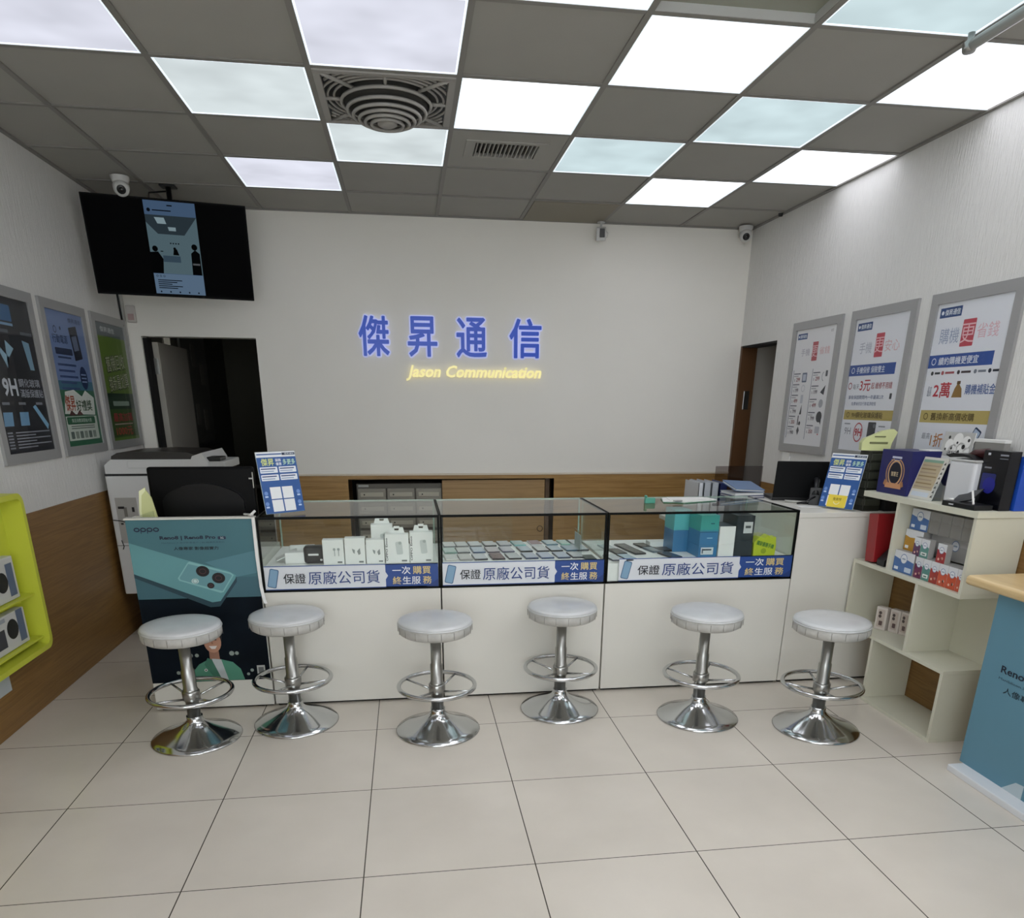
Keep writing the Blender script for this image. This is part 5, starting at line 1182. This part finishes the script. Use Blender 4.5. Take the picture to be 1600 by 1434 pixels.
for k, (y0, y1, low, mo, nm) in enumerate(((3.09, 3.145, '#6b2a4f', 1, 'purple'), (3.035, 3.09, '#5d8f86', 2, 'teal'), (2.98, 3.035, '#a03a30', 1, 'dark red'), (2.92, 2.98, '#c8573a', 1, 'left orange'), (2.86, 2.92, '#c4502f', 1, 'middle orange'), (2.812, 2.86, '#c8573a', 1, 'right orange'))):
    tissue('small %s and white box in the bottom row of the cream shelf' % nm, y0, y1, ZU, .100, WT, low, motif=mo, d=.07)
tissue('yellow and white box with a mango-like shape, middle left of the cream shelf', 3.17, 3.30, ZU+.1055, .105, WT, '#b98a2e', x=2.46, circ=False, motif=0)
t = kids(bpy.data.objects[[o.name for o in COL.objects if o.name.startswith('supplement_box')][-1]])[1]
for k, (y0, y1, low, mo, nm) in enumerate(((3.165-.0, 3.215, '#5d3a5c', 1, 'purple'), (3.105, 3.165, '#5d8f86', 2, 'teal'), (2.99, 3.05, '#9c2f33', 1, 'red'))):
    tissue('small %s and white box in the second row of the cream shelf' % nm, y0-.03, y1-.03, ZU+.1005, .088, WT, low, motif=mo, d=.03, x=2.428)
tissue('long white box with a round emblem standing behind the second row', 2.83, 3.165, ZU+.1055, .105, '#b5b4b2', '#a3a2a0', x=2.50, motif=9)
tissue('blue and white box at the top left of the cream shelf', 3.165, 3.295, ZU+.2115, .10, WT, BL, x=2.47)
for k in range(4):
    tissue('grey-sided box in the top row of the cream shelf, %s from the left' % ['first', 'second', 'third', 'fourth'][k], 3.09-k*.073, 3.16-k*.073, ZU+.2115, .10, '#8f8d8a', '#85837f', x=2.47, circ=False, motif=9)
t = thing('red_folder', 'red folder standing on the shelf between desk and cream box', 'folder', (2.47, 3.49, .7305), rot=(-.10, 0, 0))
g = G(); g.box(-.06, .10, -.045, .03, 0, .25, mat('red_cover', '#8e1d22', .35), .003); g.obj('cover', t)
g = G(); g.prism([(-.04, 0), (.12, 0), (.12, .10), (.05, .12), (-.04, .03)], -.03, .03, M_black); o = g.obj('black_stand'); o.location = (2.46, 3.40, .7255); tag(o, 'black wedge-shaped stand leaning beside the red folder', 'stand')
def pack(label, y, x, rz, h=.125, w_=.062, d=.032):
    t = thing('phone_carton', label, 'box', (x, y, .3635), rz, group='small white phone cartons')
    g = G(); g.box(-w_/2, w_/2, -d/2, d/2, 0, h, mat('rosy_white', '#cfc7c0', .4), .002); g.obj('carton', t)
    A = Art(-d/2); A.rrect(-w_*.32, h*.12, w_*.32, h*.9, .004, '#bdb0a6', 1); A.disc(-w_*.1, h*.75, .009, '#4a3f3d', 2, n=12); A.disc(-w_*.1, h*.6, .009, '#4a3f3d', 2, n=12); A.rrect(-.008, h*.2, .012, h*.4, .003, '#5d4a48', 2); A.obj('print', t)
pack('white phone carton showing a camera print, left one in the cream shelf', 3.44, 2.52, -1.15)
pack('white phone carton behind the printed one in the cream shelf', 3.38, 2.56, -1.3)
pack('white phone carton nearest the divider of the cream shelf', 3.325, 2.58, -1.4)

# ---- on top of the cream shelf
ZT = 1.0905
t = thing('gift_box', 'navy box with a gold laurel ring on the cream shelf', 'box', (2.43, 3.435, ZT), -PI/2)
M_navy = mat('navy_card', '#1c1f5e', .35)
g = G(); g.box(-.118, .118, 0, .17, 0, .215, M_navy, .002); g.obj('carton', t)
A = Art(0); A.rect(-.03, .175, .045, .185, '#c6cbe0', 1); A.rect(-.035, .165, .04, .168, '#c6cbe0', 1)
A.ring(.01, .105, .055, .009, '#c9a071', 2, n=28, ry=.062); A.disc(.01, .105, .045, '#0c0d22', 1, ry=.05)
A.ring(.01, .105, .072, .007, '#b98c62', 2, n=28, a=-.20, b=.20, ry=.072); A.ring(.01, .105, .072, .007, '#b98c62', 2, n=28, a=.30, b=.70, ry=.072)
A.text('智慧王', .01, .10, .022, '#d6c3a0', 3, al='c', bold=.02, w=.055); A.poly([(-.055, .03), (.075, .03), (.065, .055), (-.045, .055)], '#c9926a', 4); A.poly([(-.07, .045), (-.045, .035), (-.045, .06), (-.06, .07)], '#a8764f', 3); A.poly([(.09, .045), (.065, .035), (.065, .06), (.08, .07)], '#a8764f', 3)
A.obj('print', t)
g = G(); g.box(2.52, 2.60, 3.32, 3.40, ZT+.216, ZT+.221, M_paper); tag(g.obj('white_note'), 'white slip lying on top of the navy box', 'paper')
t = thing('key_rack', 'black slotted rack standing behind the acrylic card on the white desk', 'rack', (2.487, 3.705, ZD))
g = G(); g.box(-.05, .05, -.05, .05, 0, .315, mat('rack_dark', '#26281f', .4), .003); g.obj('body', t)
for k in range(6): g = G(); g.box(-.045, .045, -.054, -.050, .03+k*.047, .065+k*.047, mat('rack_face', '#3a3d33', .35), .002); g.box(-.054, -.050, -.045, .045, .03+k*.047, .065+k*.047, mat('rack_face', '#3a3d33', .35), .002); g.obj('drawer', t)
g = G(); g.box(2.552, 2.64, 3.635, 3.74, ZD, ZD+.078, M_blackm, .004); tag(g.obj('black_block'), 'black box on the white desk below the overhanging shelf board', 'box')
t = thing('phone_holder', 'pale yellow-green chair shaped phone holder on the black rack', 'holder', (2.487, 3.705, ZD+.316), -.35)
g = G(); g.prism([(-.075, 0), (.065, 0), (.07, .04), (.09, .095), (.07, .11), (.02, .10), (-.03, .075), (-.065, .06), (-.078, .04)], -.03, .03, mat('soft_lime', '#d0d69a', .35)); g.obj('shell', t)
g = G(); g.box(-.04, .05, -.034, -.029, .035, .045, mat('holder_slot', '#6d7048', .5), .002); g.box(-.02, .035, -.034, -.029, .068, .075, mat('holder_slot', '#6d7048', .5), .002); g.obj('slots', t)
# acrylic price stand
t = thing('price_stand', 'slanted white price list stand with cut-out edge on the cream shelf', 'stand', (2.44, 3.228, ZT), -PI/2)
tl = -.28
def slant(o, x=0, y=0, z=0): o.rotation_euler = (tl, 0, 0); o.location = (x, y, z); return o
g = G(); g.box(-.085, .085, 0, .004, 0, .20, mat('stand_white', '#d2d0c8', .4), .001); slant(g.obj('board', t))
A = Art(-.0003); A.rect(-.078, .045, .058, .185, '#b7a88a', 1); A.rect(-.078, .175, .058, .188, '#7fa08c', 2); A.rect(-.07, .012, .05, .034, '#c9d2dc', 1)
for k in range(7): A.rect(-.072, .055+k*.017, .05-(k % 3)*.01, .061+k*.017, '#8f7b58' if k % 2 else '#a2907a', 2)
for k in range(8): A.poly([(.064, .015+k*.022), (.080, .015+k*.022), (.074, .028+k*.022)], '#4a4742', 2)
slant(A.obj('print', t))
g = G(); g.box(-.085, .085, 0, .05, 0, .004, M_clear); g.box(.083, .085, .0, .05, .0, .08, M_clear); g.obj('foot', t)
g = G(); g.lathe([(0, -.006), (.026, -.006), (.030, 0), (.026, .006), (0, .006)], mat('dark_navy_disc', '#1d1f40', .3), 32, cap=False); o = g.obj('round_gadget'); o.location = (2.535, 3.165, ZT+.158); o.rotation_euler = (PI/2-.1, 0, -1.2); o.scale = (1, 1.7, 1); 
tag(o, 'navy oval gadget leaning between the price stand and white box', 'gadget')
o.location = (2.505, 3.150, ZT+.12)
t = thing('doodle_card', 'white card with black and white cartoon blobs behind the price stand', 'card', (2.56, 3.235, ZT), rot=(-.12, 0, -PI/2))
g = G(); g.box(-.10, .10, 0, .004, 0, .31, M_paper, .001); g.obj('card', t)
A = Art(-.0003); A.rect(-.10, .20, .10, .31, '#b9b9b6', 1)
for (u, v, r) in ((.0, .275, .032), (.055, .265, .03), (-.05, .25, .028), (.03, .235, .03), (-.02, .225, .03), (.07, .225, .02)): A.disc(u, v, r, '#e9e9e6', 2, n=14)
for (u, v, r) in ((-.06, .285, .008), (.045, .245, .011), (-.03, .235, .006), (.0, .262, .006), (.07, .275, .008), (-.07, .23, .006), (.02, .225, .005)): A.disc(u, v, r, '#1a1a1a', 3, n=10)
A.text('送好禮', -.01, .215, .02, '#1a1a1a', 4, al='c', bold=.02, w=.08); A.obj('print', t)
t = thing('white_storage_box', 'tall smooth white box behind the price stand on the cream shelf', 'box', (2.525, 3.03, ZT))
g = G(); g.box(-.055, .065, -.085, .085, 0, .195, mat('glossy_white', '#d3d5d9', .25), .018, 4); g.obj('body', t)
g = G(); g.box(-.058, .068, -.088, .088, .190, .198, M_greyp, .004); g.obj('lid', t)
g = G(); g.prism([(-.10, .0), (-.02, .012), (.06, .002), (.09, .012), (.04, .022), (-.05, .02)], -.03, .03, M_black); o = g.obj('black_pouch'); o.location = (2.52, 3.08, ZT+.199); o.rotation_euler = (0, 0, PI/2); tag(o, 'black crumpled pouch on top of the white box', 'pouch')
g = G(); g.tube([(0, -.08, .02), (0, -.03, .028), (0, .04, .022), (0, .08, .012)], [.012, .022, .02, .010], mat('dark_red', '#3a1012', .35), 14); o = g.obj('glasses_case'); o.location = (2.545, 3.01, ZT+.199); tag(o, 'dark red elongated case on top of the white box', 'case')
t = thing('grey_carton', 'grey box with a white lid edge behind the white box, near the wall', 'box', (2.618, 3.05, ZT+.0))
g = G(); g.box(-.018, .012, -.09, .09, 0, .275, mat('grey_card', '#8f8d88', .5), .002); g.obj('body', t)
g = G(); g.box(-.0195, .0135, -.092, .092, .27, .284, M_paper, .002); g.obj('lid_edge', t)
t = thing('earphone_package', 'tall black box with blue print on the cream shelf by the right edge', 'box', (2.50, 2.853, ZT+.0), -PI/2)
g = G(); g.box(-.095, .052, 0, .055, .0, .245, mat('black_card', '#0c0d14', .25), .002); g.obj('carton', t)
A = Art(0); A.rect(-.07, .225, -.055, .235, '#b9bcc4', 1); A.rect(-.075, .17, -.035, .177, '#7d8088', 1); A.rrect(-.08, .08, .0, .15, .008, '#242a6a', 1); A.disc(-.03, .10, .035, '#1b1f8a', 2); A.rect(.0, .225, .045, .232, '#8b8e96', 1); A.rect(.0, .212, .045, .216, '#6b6e76', 1); A.obj('print', t)
g = G(); g.box(2.562, 2.64, 2.788, 2.826, ZT, ZT+.225, mat('bright_blue_card', '#1f4fb8', .35), .002); tag(g.obj('blue_carton'), 'bright blue box standing on the outer end of the cream shelf top', 'box')
t = thing('display_tray', 'black low tray with a tablet and stylus on the cream shelf', 'tray', (2.435, 2.92, ZT), -PI/2)
g = G(); g.box(-.10, .10, -.035, .055, 0, .022, M_black, .003); g.obj('base', t)
A = Art(-.0355); A.rect(-.055, .008, -.025, .014, '#c3c5c9', 1); A.obj('print', t)
g = G(); g.box(-.075, .06, -.003, .003, 0, .075, M_pb, .002); o = g.obj('propped_device', t); o.location = (-.01, -.01, .024); o.rotation_euler = (-.9, -.25, 0)
g = G(); g.tube([(.03, .0, .075), (.085, -.03, .026)], .0045, M_paper, 8); g.tube([(-.07, -.03, .03), (-.04, -.028, .032)], .005, M_paper, 8); g.obj('stylus', t)
# ---- promotion stand, right foreground
t2 = thing('promotion_stand', 'blue-grey phone promotion counter with light wood top, right foreground', 'promotion counter', (2.5, 2.2, 0))
g = G(); g.box(2.374, 2.648, 1.75, 2.555, .03, .800, mat('stand_core', '#b9b9b4', .5), .002); g.obj('body', t2, world=True)
g = G(); g.box(2.300, 2.648, 1.70, 2.535, 0, .030, mat('base_white', '#dfe2e6', .4), .004); g.obj('plinth', t2, world=True)
M_top = wood('maple_top', '#c9ad7c', '#d9bf90', axis=1, rough=.28)
g = G(); g.box(2.325, 2.650, 1.60, 2.700, .800, .842, M_top, .016, 4); g.obj('top', t2, world=True)
W_ = 2.555-1.755
o = None
A = Art(0)
A.rect(0, .03, W_, .800, mat('stand_poster', '#5f8ea3', .45, noise=.05, nscale=1.6), 1)
A.text('Reno8 | Reno8 Pro', .100, .478, .040, '#0e1a30', 3, bold=.02, w=.44); A.text('MariSilicon X 自研影像晶片 | 4K 超清夜景影片', .098, .455, .015, '#1d3644', 3, w=.52)
A.text('人像專家 影像超實力', .135, .408, .028, '#132a38', 3, bold=.012, w=.40)
A.poly([(.24, .03), (.30, .085), (.34, .09), (.34, .03)], '#b9c9d0', 2)
A.obj('poster', t2, loc=(2.3735-2.5, 2.555-2.2, 0), rot=(0, 0, -PI/2))
g = G(); g.box(-.03, .03, -.03, .03, 0, .055, M_paper, .004); g.box(-.024, .024, -.024, .024, .055, .075, M_black, .004); o = g.obj('small_pot'); o.location = (2.615, 2.60, .8425); tag(o, 'small white container with black cap on the light wood counter top', 'container')

for o in COL.objects:
    if o.get('label') and not 4 <= len(o['label'].split()) <= 16: print('LABEL LENGTH', o.name, o['label'])
